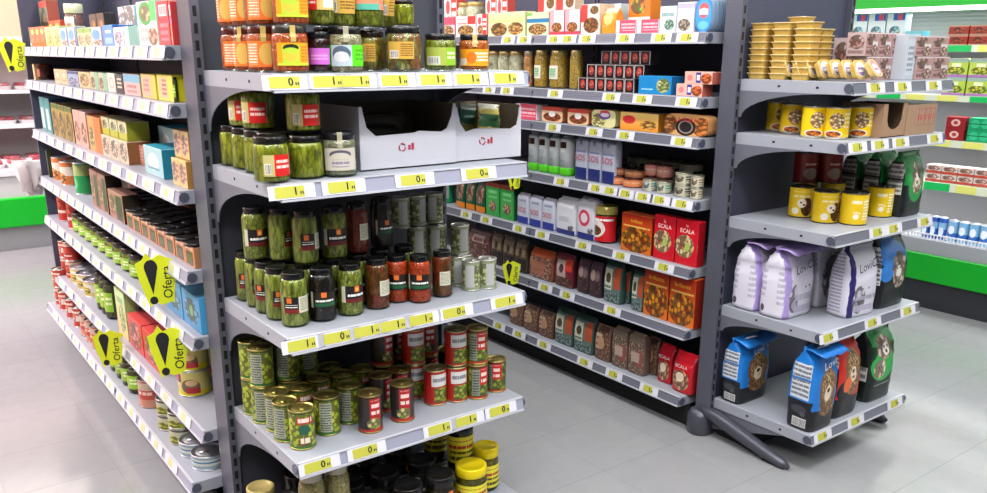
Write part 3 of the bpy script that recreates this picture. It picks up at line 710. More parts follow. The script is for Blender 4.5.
STY = {
 # near end display
 'carrot_jar': dict(t='jar', cont=('grated carrot', ['f25a10','ff7a20','e8480c'], 130, .6, .4, '8a2404'), lid='33302a', strip='c2a85a', fill=.84, labels=[(.16,.64,-.95,.95,'carrot label')]),
 'orange_puree_jar': dict(t='jar', cont=('grated carrot', ['f25a10','ff7a20','e8480c'], 130, .6, .4, '8a2404'), lid='4a1810', strip='c2a85a', labels=[(.12,.68,-1.1,.7,'carrot side label')]),
 'beetroot_jar': dict(t='jar', cont=('beetroot', ['3c0818','58102a','2a0612'], 60, 1, .3, '0c0206'), labels=[(.2,.6,-.9,.9,'pink label')]),
 'white_bean_jar': dict(t='jar', cont=('white beans', ['d6c9a0','c4b488','e4d8b4'], 95, 1, .4, '6a5c38'), strip='a8a488', labels=[(.14,.6,-1.2,1.2,'green band label')]),
 'pepper_jar': dict(t='jar', cont=('mixed pickles', ['a8a038','c8a83c','848830','c07838'], 65, .4, .35, '2a2608'), lid='2a2016', labels=[(.24,.68,-.8,.5,'gold label')]),
 'red_top_pepper_jar': dict(t='jar', cont=('red and green pickles', ['b0a450','cc6840','8a8838','dccc84'], 65, .6, .35, '2a2608'), lid='1a1a1c', labels=[(.28,.66,-1.1,.4,'gold label')]),
 'gherkin_jar': dict(t='jar', cont=('gherkins', ['b4b43c','8c9428','cfc860'], 70, .5, .35, '1e2408'), labels=[(.16,.64,-1.0,1.1,'cucumber label')]),
 'apricot_jar': dict(t='jar', cont=('apricot halves', ['f08a20','e86414','f4a438'], 40, 1, .35, 'a03c08'), strip='c8b070', labels=[(.14,.6,-1.1,1.1,'orange label')]),
 'gold_label_jar': dict(t='jar', cont=('gherkins', ['b4b43c','8c9428','cfc860'], 70, .5, .35, '1e2408'), labels=[(.3,.85,-1.1,1.1,'gold label')]),
 'red_gold_label_jar': dict(t='jar', cont=('gherkins', ['b4b43c','8c9428','cfc860'], 70, .5, .35, '1e2408'), labels=[(.35,.9,-1.1,1.1,'red gold label')]),
 'coral_label_jar': dict(t='jar', cont=('gherkins', ['b4b43c','8c9428','cfc860'], 70, .5, .35, '1e2408'), labels=[(.4,.95,-1.2,1.2,'coral label')]),
 'green_pepper_jar': dict(t='jar', cont=('green peppers', ['c6c428','9aa01c','dcd850'], 62, .32, .3, '20260a'), lid='14140f', labels=[(.16,.62,-.5,1.15,'red band label')]),
 'plain_pepper_jar': dict(t='jar', cont=('green peppers', ['c6c428','9aa01c','dcd850'], 62, .32, .3, '20260a'), lid='14140f'),
 'onion_jar': dict(t='jar', cont=('silver onions', ['b8b496','a09c7c','cac6aa'], 70, 1, .35, '58543c'), lid='1c1a20', strip='a8a488', labels=[(.16,.66,-1.0,1.0,'onion label')]),
 'asparagus_jar': dict(t='jar', shape='tall', cont=('asparagus', ['aab432','c8cc60','84902a'], 75, .2, .3, '1e2408'), lid='101012', labels=[(.28,.58,-1.1,.9,'tall left label')]),
 'bean_pickle_jar': dict(t='jar', shape='tall', cont=('green pickles', ['a4ac38','c0c058','747c28'], 85, .5, .3, '1a2008'), lid='101012', labels=[(.28,.6,-.9,1.1,'tall front label')]),
 'black_olive_jar': dict(t='jar', shape='tall', cont=('black olives', ['180c10','261218','100808'], 70, 1, .3, '060304'), lid='101012', labels=[(.28,.58,-1.0,1.0,'tall green label')]),
 'red_pepper_pickle_jar': dict(t='jar', shape='tall', cont=('red brown pickles', ['8a5a24','a0341c','6c6a28'], 60, .6, .3, '2a0e06'), lid='101012', labels=[(.28,.58,-.1,1.0,'tall white label')]),
 'orange_sauce_jar': dict(t='jar', shape='tall', cont=('orange sauce', ['ec4a12','f45c1c','e23c0c'], 120, 1, .35, '9a2406'), lid='101012', labels=[(.30,.62,-1.2,1.0,'tall green label')]),
 'red_sauce_jar': dict(t='jar', shape='tall', cont=('red sauce', ['8c1c14','a8281c'], 90, 1, .35, '4a0a06'), lid='101012', labels=[(.28,.6,.1,1.0,'tall white label')]),
 'silver_vegetable_can': dict(t='can', base='8f9a78', tin='c4c2ba', ops=[('f',0,1,.12,.9,'c6cca0','8ea048',16),('r',.30,.46,.1,.9,'b4b6b4'),('r',.62,.8,.1,.9,'a9aca8'),('l',.64,.78,.2,.85,'70747a',8)], asp=.5),
 'green_olive_can': dict(t='can', base='2f4a1c', tin='a89a54', ops=[('f',0,1,.06,.95,'b9c43a','93a826',16),('r',.40,.62,.68,.86,'b2362e'),('e',.50,.52,.075,.14,'1f5a44'),('l',.42,.60,.7,.84,'f0e0d0',2),('e',.5,.2,.09,.12,'6a4a2a'),('l',.44,.57,.12,.3,'e8e0c0',3),('r',0,1,0,.05,'2a7a34')], asp=.45),
 'turned_olive_can': dict(t='can', base='2f4a1c', tin='a89a54', ops=[('f',0,1,.06,.95,'b9c43a','93a826',16),('r',.40,.56,.08,.9,'a8ae98'),('l',.41,.55,.12,.86,'5a6058',14),('r',0,1,0,.05,'2a7a34')], asp=.45),
 'black_olive_can': dict(t='can', base='2a1414', tin='9a8850', ops=[('f',0,1,.06,.95,'16161c','2c2a34',18),('r',.46,.62,.05,.95,'b01e20'),('l',.48,.6,.5,.9,'f4d8d0',5),('F',.52,.24,.1,.16,'d8cc8c','7a8a30',18),('r',0,1,0,.07,'b83428')], asp=.45),
 'red_white_olive_can': dict(t='can', base='b02018', tin='b4a878', ops=[('r',.36,.62,.55,.92,'dcdcd8'),('l',.38,.6,.6,.88,'8a8a90',5),('f',.40,.70,.06,.5,'a8b440','7c8c28',18),('r',0,1,0,.05,'b83428')], asp=.45),
 'anchovy_olive_can': dict(t='can', base='4a1414', tin='b4a060', ops=[('f',0,1,.06,.95,'9aa838','5c6c1c',15),('r',.5,.66,.42,.95,'c02420'),('l',.52,.64,.5,.9,'f4d8d0',5),('r',.38,.5,.1,.9,'8a9480'),('l',.39,.49,.14,.86,'454c44',12),('r',0,1,0,.06,'b83428')], asp=.45),
 'dark_lid_jar': dict(t='jar', shape='low', cont=('dark pickles', ['3a3414','28240e','4a4220'], 60, 1, .3, '0c0a04'), lid='1d1c1c', labels=[(.2,.7,-1,1,'tall front label')]),
 'gold_lid_jar': dict(t='jar', shape='low', cont=('dark pickles', ['3a3414','28240e','4a4220'], 60, 1, .3, '0c0a04'), lid='b8a868', labels=[(.2,.7,-1,1,'bean label')]),
 'chickpea_jar': dict(t='jar', shape='tall', cont=('chickpeas', ['c8b070','b49c5c','d8c48a'], 90, 1, .4, '5a4820'), lid='a8a08c', labels=[(.15,.62,-1,1,'bean label')]),
 'brown_jar_yellow_label': dict(t='jar', shape='low', cont=('brown olives', ['3c1c14','2a120e'], 60, 1, .3, '0c0504'), lid='1c1818', labels=[(.25,.8,-1.5,1.5,'yellow wrap label')]),
 'yellow_lid_jar': dict(t='jar', shape='low', cont=('green olives jar', ['8a8428','6a6420','a4882c'], 60, 1, .3, '1a1604'), lid='f0d816', labels=[(.1,.62,-1.6,1.6,'yellow wrap label')]),
 'white_display_box': dict(t='open', base='c9c9d2', inn='5c5040', cut=[(0,0),(1,0),(1,1),(.975,1),(.955,.80),(.90,.60),(.84,.55),(.6,.585),(.55,.56),(.16,.54),(.12,.60),(.07,.68),(.04,.9),(.03,1),(0,1)], ringmark=(.42,.34,.011,'b03048')),
 'white_display_box_tall': dict(t='open', base='cacad4', inn='6a5c48', cut=[(0,0),(1,0),(1,.95),(.97,.95),(.96,.80),(.93,.62),(.84,.56),(.3,.60),(.16,.55),(.12,.62),(.08,.7),(.05,.9),(.03,1),(0,1)], ringmark=(.40,.36,.011,'b03048')),
 'snack_packet': dict(t='bag', crease=.08, base='c8b85c', ops=[('r',.0,1,.55,.8,'3a6a44'),('e',.5,.4,.3,.16,'d8c8a0'),('r',0,1,.9,1,'e0dcc8')], side='8a7c3c'),
 'teal_snack_packet': dict(t='bag', crease=.08, base='3c7c68', ops=[('r',.1,.9,.3,.6,'c8b068'),('r',0,1,.88,1,'d8d8c8')], side='2c5c4c'),
 'brown_packet': dict(t='bag', crease=.1, base='5a4c3c', ops=[('e',.5,.5,.3,.3,'3a342c')], side='463c30'),
 # far end display
 'foil_food_tray': dict(t='tray', base='d6b25c', ops=[('e',.5,.5,.42,.40,'f0ece8'),('e',.5,.45,.3,.28,'9a80c0'),('l',.25,.75,.35,.7,'ffffff',4)]),
 'pink_food_tray': dict(t='tray', base='e0c478', ops=[('e',.5,.5,.46,.46,'e88a98'),('e',.5,.45,.34,.3,'f2e8e8'),('l',.25,.75,.35,.6,'b04060',4)]),
 'pouch_carton': dict(t='carton', base='b08a86', ops=[('F',.35,.72,.34,.26,'7c2c24','c8a89c',7),('r',.5,.92,.12,.62,'d4cccc'),('F',.66,.26,.3,.24,'6c241c','d8b8a8',8),('l',.05,.45,.1,.4,'70484a',4),('r',0,1,.94,1,'d8ccd0')], side='b8a4a4', sops=[('F',.5,.6,.4,.3,'9c5c54','c8b0ac',6),('l',.1,.9,.1,.4,'8a6c6c',4)], top='cbbcbc'),
 'pale_pouch_carton': dict(t='carton', base='b8bec6', ops=[('r',.1,.9,.1,.9,'c6ccd2'),('l',.2,.8,.2,.8,'8890a0',8)], side='b8bec6', top='d0d4da'),
 'flat_pouch_carton': dict(t='carton', base='a8948c', ops=[('F',.5,.5,.4,.4,'7a4c44','cfc0b4',10)], side='a8948c', top='c4b4ac'),
 'yellow_food_can': dict(t='can', base='f0c810', tin='a8a49a', ops=[('F',.5,.58,.10,.28,'f0dcb0','c88838',26),('e',.46,.14,.13,.12,'f2e8dc'),('F',.46,.13,.11,.1,'c04824','d8842c',20),('l',.6,.72,.3,.9,'f8ecb0',7),('r',0,1,.0,.04,'a8a49a')], asp=.5),
 'yellow_dog_food_can': dict(t='can', base='e8c41a', tin='5a5248', ops=[('F',.57,.35,.08,.32,'a05a2c','5c2c18',9),('e',.5,.48,.06,.16,'f0e4d0'),('e',.49,.5,.014,.03,'1a1210'),('e',.53,.42,.016,.035,'1a1210'),('l',.38,.6,.68,.88,'f6eab0',4),('e',.42,.2,.05,.12,'f2ecd8')], asp=.5),
 'yellow_pawprint_can': dict(t='can', base='e8c41a', tin='5a5248', ops=[('e',.42,.26,.035,.09,'f4eed8'),('e',.40,.4,.012,.03,'f4eed8'),('e',.43,.41,.012,.03,'f4eed8'),('e',.46,.38,.012,.03,'f4eed8'),('l',.5,.62,.15,.85,'f8f0c8',10),('l',.36,.48,.62,.85,'f8f0c8',5)], asp=.5),
 'dark_red_food_can': dict(t='can', base='7c1a16', tin='4a4644', ops=[('e',.5,.3,.1,.2,'a89080'),('l',.42,.6,.6,.8,'d8b0a0',3)], asp=.5),
 'brown_display_box': dict(t='open', base='a8866a', inn='5a4430', cut=[(0,0),(1,0),(1,1),(.86,1),(.84,.5),(.76,.32),(.62,.24),(.42,.24),(.28,.32),(.2,.5),(.17,1),(0,1)]),
 'red_marked_brown_box': dict(t='carton', base='a8866a', side='96765c', top='7a5e48', ops=[('r',.30,.96,.30,.88,'9c7660'),('l',.32,.94,.34,.86,'b02c28',3),('b',.32,.94,.34,.86,'b8907a',26)]),
 'green_dog_food_bag': dict(t='bag', base='13813a', crease=.03, ops=[('r',0,1,0,.5,'12181a'),('e',.55,.52,.36,.30,'14913c'),('F',.6,.6,.24,.26,'8a6a52','e0cdb4',10),('e',.56,.56,.10,.11,'e6d6c4'),('e',.5,.62,.03,.03,'1a1210'),('e',.66,.62,.03,.03,'1a1210'),('e',.58,.53,.04,.03,'1a1210'),('l',.3,.8,.14,.22,'c8c8c8',1)], side='12181a', sops=[('r',.15,.85,.35,.55,'c8c8c4'),('r',.15,.85,.6,.82,'c0c0bc'),('l',.18,.82,.37,.8,'6a6a6a',14),('r',.0,1,.86,1,'13813a')]),
 'dark_green_puppy_bag': dict(t='bag', base='0f3c22', crease=.03, mode='sack', clip=None, ops=[('r',0,1,0,.42,'101a16'),('r',0,1,.78,1,'1f9c46'),('e',.5,.5,.46,.22,'2cae4c'),('F',.5,.74,.3,.16,'a07858','f0e4d4',9),('e',.55,.72,.12,.09,'f4ece0'),('e',.49,.75,.025,.02,'120c0a'),('e',.62,.75,.025,.02,'120c0a'),('e',.56,.69,.035,.025,'120c0a'),('F',.34,.46,.22,.13,'d8bc90','f0e4d4',9),('e',.3,.48,.02,.02,'120c0a'),('e',.4,.49,.02,.02,'120c0a'),('l',.2,.8,.12,.24,'88a090',2)], side='101a16', sops=[('r',.15,.85,.3,.5,'c8c8c4'),('l',.18,.82,.3,.5,'6a6a6a',10)]),
 'lilac_cat_food_bag': dict(t='bag', base='dcd8e6', crease=.035, flap='a892cc', ops=[('r',.0,.2,0,1,'b29cdc'),('r',0,1,.93,1,'b8a4dc'),('l',.3,.9,.52,.62,'a8a0b8',2),('F',.3,.28,.14,.2,'dcd8e6','a8a0b0',6),('e',.66,.42,.02,.015,'22202a'),('e',.76,.43,.02,.015,'22202a'),('l',.3,.95,.05,.35,'b8b2c8',6)], side='dcd8e6', sops=[('r',0,1,.92,1,'a48cd0'),('e',.2,.12,.08,.05,'55505c'),('l',.03,.3,.25,.7,'b6b2c2',12),('l',.7,.97,.2,.7,'b6b2c2',12)], txt=[('LoviCat', .19, .57, .72, '3a3448', .2, .78)], rough=.3),
 'white_cat_food_bag': dict(t='bag', base='d6d4e0', crease=.03, ops=[('r',.04,.2,0,1,'2a2468'),('l',.1,.9,.5,.6,'8c88a0',2),('F',.35,.25,.2,.2,'d6d4e0','8e8a98',7),('e',.66,.40,.02,.015,'22202a'),('l',.2,.95,.08,.3,'b0acc0',6)], side='d6d4e0', sops=[('r',.0,.1,0,1,'2a2468'),('l',.18,.68,.06,.9,'9c9ab0',20)], txt=[('LoviCat', .19, .57, .74, '2c2840', .22, .78)], rough=.3),
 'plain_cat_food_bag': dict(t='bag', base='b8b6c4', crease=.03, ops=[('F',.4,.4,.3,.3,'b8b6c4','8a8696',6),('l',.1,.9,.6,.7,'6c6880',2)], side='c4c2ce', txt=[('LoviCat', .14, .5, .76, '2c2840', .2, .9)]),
 'blue_black_cat_food_bag': dict(t='bag', base='0d1014', crease=.03, ops=[('r',.0,1,.55,1,'0f1e34'),('e',.45,.72,.42,.24,'2a78c8'),('e',.2,.5,.2,.12,'2a78c8'),('F',.62,.52,.24,.26,'7a4030','d8cfc0',11),('e',.6,.5,.1,.08,'e0dcd4'),('e',.55,.54,.02,.02,'101010'),('e',.66,.54,.02,.02,'101010'),('l',.3,.85,.12,.22,'a0a4a8',2)], side='0b0d10', sops=[('r',.1,.9,.34,.58,'c4c4c4'),('r',.1,.9,.64,.86,'c4c4c4'),('l',.12,.88,.36,.84,'606060',16)]),
 'blue_dog_food_bag': dict(t='bag', mode='sack', base='1a78cc', crease=.03, flap='1c7cd4', handle='d8dce0', ops=[('r',0,1,0,.26,'15181c'),('F',.55,.32,.30,.16,'b88a52','8a5c34',20),('e',0.31000000000000005,0.52,.10,.15,'7a4c2c'),('e',0.79,0.52,.10,.15,'7a4c2c'),('F',0.55,0.54,.25,.22,'b88a52','d8b47c',26),('e',0.55,0.44,.13,.10,'ecdcc0'),('e',0.55,0.48000000000000004,.055,.03,'1a1210'),('e',0.45000000000000007,0.5900000000000001,.026,.018,'1a1210'),('e',0.65,0.5900000000000001,.026,.018,'1a1210'),('l',0.49000000000000005,0.6100000000000001,0.39,0.42000000000000004,'8a5c3c',1),('l',.2,.8,.08,.18,'9aa0a8',2)], side='1a78cc', sops=[('r',0,1,0,.36,'15171b'),('r',.14,.82,.38,.6,'d2d6dc'),('r',.14,.82,.63,.8,'d2d6dc'),('l',.16,.8,.39,.79,'70767e',18),('r',.3,.8,.04,.15,'dcdcdc'),('b',.32,.78,.05,.14,'202020',70),('e',.5,.25,.28,.05,'3a3e44'),('e',.65,.2,.1,.03,'4a4e54')], txt=[('Lovi', .14, .5, .80, 'e8ecf4', .2)], ty=.0),
 'red_dog_food_bag': dict(t='bag', mode='sack', base='d02a1c', crease=.03, ops=[('r',0,1,0,.26,'17161a'),('e',.35,.35,.3,.15,'17161a'),('F',.6,.42,.28,.14,'c89a62','a06c40',20),('e',0.36,0.62,.10,.15,'7a4c2c'),('e',0.84,0.62,.10,.15,'7a4c2c'),('F',0.6,0.64,.25,.22,'b88a52','d8b47c',26),('e',0.6,0.54,.13,.10,'ecdcc0'),('e',0.6,0.58,.055,.03,'1a1210'),('e',0.5,0.69,.026,.018,'1a1210'),('e',0.7,0.69,.026,.018,'1a1210'),('l',0.54,0.6599999999999999,0.49,0.52,'8a5c3c',1),('e',.4,.42,.16,.1,'ee6a2c')], side='17161a', sops=[('r',.1,.9,.44,.62,'cfcfd2'),('r',.1,.9,.66,.8,'cfcfd2'),('r',.1,.9,.84,.93,'cfcfd2'),('l',.12,.88,.44,.92,'6c6c70',22),('e',.5,.3,.3,.06,'35353a')]),
 # aisle shelves
 'art_carton': dict(t='carton', base='e8e4e0'),
}
def box(n, base, side=None, top=None, ops=(), txt=None, **k): STY[n] = dict(t=k.pop('t', 'carton'), base=base, side=side or base, top=top or side or base, ops=ops, **k) | (dict(txt=txt) if txt else {})
# middle aisle, top to bottom
box('pink_mix_carton','f0d4d8',ops=[('r',0,1,.6,1,'e0566e'),('F',.6,.3,.35,.28,'e8c890','c88040',9)],side='e86a7a')
box('breadcrumb_carton','f2ece4',ops=[('F',.5,.3,.4,.26,'e0b468','b87c30',10),('r',.6,1,.6,1,'e03c38'),('l',.1,.55,.6,.85,'c07870',3)],side='eae2da')
box('red_white_carton','ece6e6',ops=[('r',.55,1,0,1,'de4438'),('e',.3,.7,.16,.16,'e05050'),('F',.35,.3,.25,.2,'e8b870','c07030',9),('l',.6,.95,.2,.8,'ffffff',5)],side='e05a50')
box('long_noodle_carton','e2e0b4',ops=[('g',0,1,.55,1,'d8e090','f0d8b8'),('F',.3,.28,.22,.28,'d8a050','8a5a24',11),('F',.75,.3,.2,.26,'c87838','e8c070',11),('r',.1,.9,.72,.8,'d0e0a0')],side='d4d8a0')
box('blue_stripe_noodle_carton','dfe2bc',ops=[('r',.0,1,.55,.72,'2c84b8'),('F',.5,.26,.42,.24,'b87838','e0b870',12),('r',.0,.25,.85,1,'8cc860')],side='d4d8a0')
box('pink_soup_carton','f0e6e6',ops=[('r',0,1,0,.14,'e04858'),('r',.0,.3,.14,1,'e8b0b8'),('F',.5,.3,.35,.2,'e09a50','b85c2c',9),('e',.6,.7,.25,.12,'f8f4f4')],side='e0707c')
box('stew_carton','efe2d2',ops=[('r',0,.35,.4,1,'e24038'),('F',.55,.3,.4,.26,'c87c38','7a4820',10),('F',.7,.8,.22,.14,'e0b060','b87028',9)],side='e8d0b0')
box('orange_pouch','f09a2a','e88a20',ops=[('e',.5,.6,.3,.25,'f8c870'),('r',0,1,.82,1,'f4d0b0')],t='bag')
box('red_pack_white_edge','e6526a',side='eee6e8',top='f0e4e6',ops=[('r',0,.2,0,1,'eeeaea'),('l',.28,.95,.2,.8,'ffc8d0',4)])
box('silver_mint_carton','d8e4e2',ops=[('g',0,1,0,1,'cfe6de','e8ecee'),('F',.6,.3,.3,.2,'a8c8b8','7aa890',9),('l',.1,.9,.6,.85,'90b0b0',4)])
box('lilac_grey_carton','dcdae4',ops=[('F',.45,.25,.35,.2,'c8b8a0','98887c',9),('r',0,1,.8,.95,'c0b8d8')])
box('orange_carrot_carton','f07a20',ops=[('r',0,1,0,.45,'f4eeee'),('F',.45,.75,.35,.22,'e86018','7cb838',7)],side='f08a30')
box('blue_round_tin','2c86d0',side='9ab4cc',ops=[('e',.5,.5,.46,.47,'4aa0e0'),('e',.5,.62,.3,.22,'e86060'),('e',.5,.6,.2,.1,'f4dcdc'),('e',.5,.2,.3,.12,'70c0e8'),('l',.25,.75,.5,.75,'ffffff',3)],t='oval',p=2.6,k=5)
STY['cream_sauce_jar']=dict(t='jar',shape='tall',cont=('cream sauce',['fff0cc','fff0d0'],20,1,.4,'fff0cc'),lid='c8a868',labels=[(.1,.42,-1.2,1.2,'cream jar label')])
STY['peach_sauce_jar']=dict(t='jar',shape='tall',cont=('peach sauce',['ffb470','ffa860'],20,1,.4,'f09850'),lid='c8b898',labels=[(.1,.35,-1.2,1.2,'cream jar label')])
STY['chickpea_glass_jar']=dict(t='jar',shape='tall',cont=('cooked chickpeas',['f8c454','f0b040','ffd478'],110,1,.4,'c88c28'),lid='c8b068',labels=[(.25,.6,-.7,.7,'corn label')])
STY['large_chickpea_jar']=dict(t='jar',shape='tall',cont=('cooked chickpeas',['f8c454','f0b040','ffd478'],110,1,.4,'c88c28'),lid='c8b068')
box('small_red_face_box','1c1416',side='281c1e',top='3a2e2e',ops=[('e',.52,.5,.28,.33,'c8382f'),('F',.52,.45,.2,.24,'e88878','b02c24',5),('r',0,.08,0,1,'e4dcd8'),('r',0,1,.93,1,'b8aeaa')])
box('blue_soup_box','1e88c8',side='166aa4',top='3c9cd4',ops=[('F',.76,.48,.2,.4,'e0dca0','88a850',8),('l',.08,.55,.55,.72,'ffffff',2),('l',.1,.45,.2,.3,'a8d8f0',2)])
box('pink_orange_tea_box','f0b8a8',side='c86858',top='f0ccc4',ops=[('F',.8,.45,.2,.42,'f08048','d85828',6),('r',.42,.6,.1,.95,'3c3c90'),('r',.45,.57,.3,.75,'e0e0f0'),('e',.2,.5,.1,.25,'e08080')])
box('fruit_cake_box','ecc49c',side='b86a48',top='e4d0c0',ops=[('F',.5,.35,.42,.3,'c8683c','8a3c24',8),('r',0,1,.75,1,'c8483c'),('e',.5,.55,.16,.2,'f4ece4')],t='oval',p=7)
box('round_end_loaf_pack','e2dca0',side='c4b878',ops=[('F',.3,.4,.3,.4,'c8c070','e8e0a0',8),('e',.55,.7,.24,.24,'6a4a90'),('e',.55,.72,.18,.12,'e8d8e8'),('e',.55,.9,.2,.08,'d04050')],t='oval',p=5)
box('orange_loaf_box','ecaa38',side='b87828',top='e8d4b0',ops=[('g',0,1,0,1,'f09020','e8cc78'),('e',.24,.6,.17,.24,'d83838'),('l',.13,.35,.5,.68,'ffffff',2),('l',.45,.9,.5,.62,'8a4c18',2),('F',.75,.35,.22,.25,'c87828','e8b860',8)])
box('pate_pack','d8a468',side='c8905c',ops=[('F',.1,.5,.2,.45,'a85c30','d89858',7),('F',.85,.45,.2,.42,'e8984c','c86c30',7),('e',.5,.4,.23,.4,'2a2422'),('e',.5,.4,.17,.3,'988c84'),('e',.5,.4,.14,.24,'2a2422')],t='oval',p=4.5,txt=[('LA PIARA',.3,.5,.72,'e83038',0,1.1)])
STY['white_spray_bottle']=dict(t='bottle',base='dcdfe0',cup='54c81c',lid='e2e4e4',ops=[('r',.40,.60,.70,.86,'3a2018'),('l',.42,.58,.35,.6,'c4ccd0',5)])
box('rice_bag','b4b8c8',side='a8acbc',ops=[('r',0,1,0,.28,'26306e'),('r',.1,.9,.62,.66,'8088b0'),('e',.5,.85,.12,.06,'7c84a0')],t='bag',mode='brick',crease=.015,txt=[('SOS',.2,.5,.50,'b8243c')])
box('small_rice_bag','cdd0de',side='c0c4d4',ops=[('r',0,1,0,.24,'33409a'),('l',.2,.8,.7,.8,'9aa0c0',2)],t='bag',mode='brick',crease=.015,txt=[('SOS',.24,.5,.46,'d0304c')])
box('white_flour_bag','dcdce2',side='d0d0d8',ops=[('r',0,1,0,.14,'2a3480'),('F',.8,.2,.14,.08,'30343c','dcdce2',6),('l',.2,.7,.3,.6,'c4c4d0',4)],t='bag',mode='brick',crease=.02)
box('red_circle_flour_bag','d8d6de',side='c8c6d0',ops=[('r',0,1,0,.16,'2a3480'),('e',.45,.52,.3,.2,'d8405a'),('e',.45,.52,.18,.12,'e8dce0'),('F',.8,.22,.14,.08,'30343c','dcdce2',6)],t='bag',mode='brick',crease=.02)
for n_,b_,l_,a_,c_ in (('orange_pate_jar','e0784c','5a3c34','d8884c','e8b088'),('pink_pate_jar','c87c6c','8a5c58','c89080','e0b8a8'),('brown_pate_jar','8a5038','3c2824','98603c','b88860')):
    STY[n_]=dict(t='can',base=b_,tin=l_,tab=0,ops=[('r',0,1,.25,.75,a_),('l',.3,.7,.3,.7,c_,3)])
for n_,a_,c_ in (('blue_seafood_tin','3c8c98','d0d8d0'),('teal_seafood_tin','2a9a84','dcd8c4'),('dark_fish_tin','2c3434','c8bca0'),('brown_fish_tin','8a6c4c','e0d4b8')):
    STY[n_]=dict(t='can',base='b8b49c',tin='b0ac98',tab=0,ops=[('r',0,1,.12,.88,'c8c4ac'),('F',.5,.5,.11,.36,a_,c_,9),('l',.64,.8,.2,.8,a_,4)],asp=.3)
STY['round_green_can']=dict(t='can',base='1c9c60',tin='1a5c40',ops=[('r',.5,.7,.2,.85,'a8b0a0'),('e',.45,.5,.07,.3,'d8e8c8')])
box('mushroom_mix_bag','0d5a38',side='0a4a2e',ops=[('r',0,1,0,.22,'f08a1c'),('F',.5,.6,.38,.32,'d8a890','7a4838',7),('l',.1,.9,.06,.18,'e0401c',2)],t='bag',crease=.015)
box('green_rice_carton','3aa84a',side='1c5a3a',top='c04038',ops=[('r',0,1,.88,1,'c8483c'),('r',.12,.88,.15,.8,'4cb858'),('F',.5,.3,.28,.16,'d8c0a0','c07c68',8),('l',.2,.8,.55,.78,'90d890',5)])
STY['red_tomato_jar']=dict(t='jar',shape='low',cont=('green sauce',['4a4a20','5c5828'],60,1,.4,'20200c'),lid='c8b860',labels=[(.05,.74,-1.7,1.7,'tomato label')])
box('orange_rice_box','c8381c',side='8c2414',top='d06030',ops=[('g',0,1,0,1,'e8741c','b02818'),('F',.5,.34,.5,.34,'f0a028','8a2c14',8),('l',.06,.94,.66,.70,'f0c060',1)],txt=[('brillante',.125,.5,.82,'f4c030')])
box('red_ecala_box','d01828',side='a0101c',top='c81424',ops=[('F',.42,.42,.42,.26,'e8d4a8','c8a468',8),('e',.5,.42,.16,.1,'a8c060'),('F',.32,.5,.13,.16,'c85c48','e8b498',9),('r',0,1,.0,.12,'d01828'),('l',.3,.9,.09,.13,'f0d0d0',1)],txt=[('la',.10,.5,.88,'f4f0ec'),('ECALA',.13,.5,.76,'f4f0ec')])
box('pink_legume_bag','8a5c58',side='6c4444',ops=[('F',.5,.4,.5,.42,'b08478','6a3c38',12),('r',.25,.75,.6,.85,'c8b0a4'),('l',.3,.7,.62,.82,'7c3c3c',4)],t='bag',crease=.02)
box('bean_bag','7a604c',side='4a3830',ops=[('f',0,1,.4,1,'8c7058','5c483c',16),('f',0,1,0,.42,'1e1c24','34303a',12),('r',.1,.9,.5,.85,'8c7860'),('e',.5,.62,.14,.12,'3a2c20')],t='bag',crease=.02)
box('orange_top_bag','b06040',side='8c4830',ops=[('r',0,1,.76,1,'e86424'),('f',0,1,.0,.74,'a06858','c89880',14),('r',.15,.7,.15,.6,'a86a58')],t='bag',crease=.03)
box('maroon_lentil_bag','7c2430',side='5c1c26',ops=[('r',.15,.65,.3,.8,'c0a8a0'),('r',.6,1,.5,.85,'d0402c'),('f',0,1,0,.3,'8c5c50','5c3430',12),('e',.4,.55,.12,.14,'50343a')],t='bag',crease=.03)
box('purple_bean_bag','4c3440',side='302230',ops=[('f',0,1,0,.5,'6c4c50','2c1c24',10),('e',.35,.62,.2,.16,'a88c84'),('e',.7,.62,.2,.16,'7c6060')],t='bag',crease=.02)
box('green_band_legume_bag','5c746c',side='38504a',ops=[('r',.0,1,.86,1,'1c3c30'),('r',.05,.5,.3,.8,'ccceb8'),('l',.08,.46,.34,.5,'506458',5),('r',.6,1,.35,.85,'b05030'),('e',.3,.58,.14,.12,'50402c'),('f',0,1,0,.26,'5c7c7c','8ca4a0',13)],t='bag',crease=.02)
box('brown_pulse_bag','8c6450',side='64483c',ops=[('f',0,1,0,.9,'b08468','6c4438',16),('r',.12,.5,.32,.75,'c4ac90'),('l',.14,.48,.36,.72,'6c4c3c',6),('e',.45,.5,.22,.18,'b8906c'),('r',.2,.8,.82,.95,'4c342c')],t='bag',crease=.02)
box('tall_grain_bag','94786c',side='6c5448',ops=[('f',0,1,.0,.95,'b89c88','6c5044',17),('r',.5,.92,.2,.6,'8c4c44'),('r',.25,.75,.3,.55,'b8a090'),('r',.15,.85,.78,.95,'786c5c')],t='bag',mode='brick',crease=.02)
box('red_ecala_bag','c01424',side='900e1a',ops=[('F',.45,.32,.4,.26,'dcc09c','a86848',8),('e',.42,.4,.2,.12,'e8d4b8')],t='bag',crease=.03,txt=[('ECALA',.12,.5,.68,'f4e8e4')])
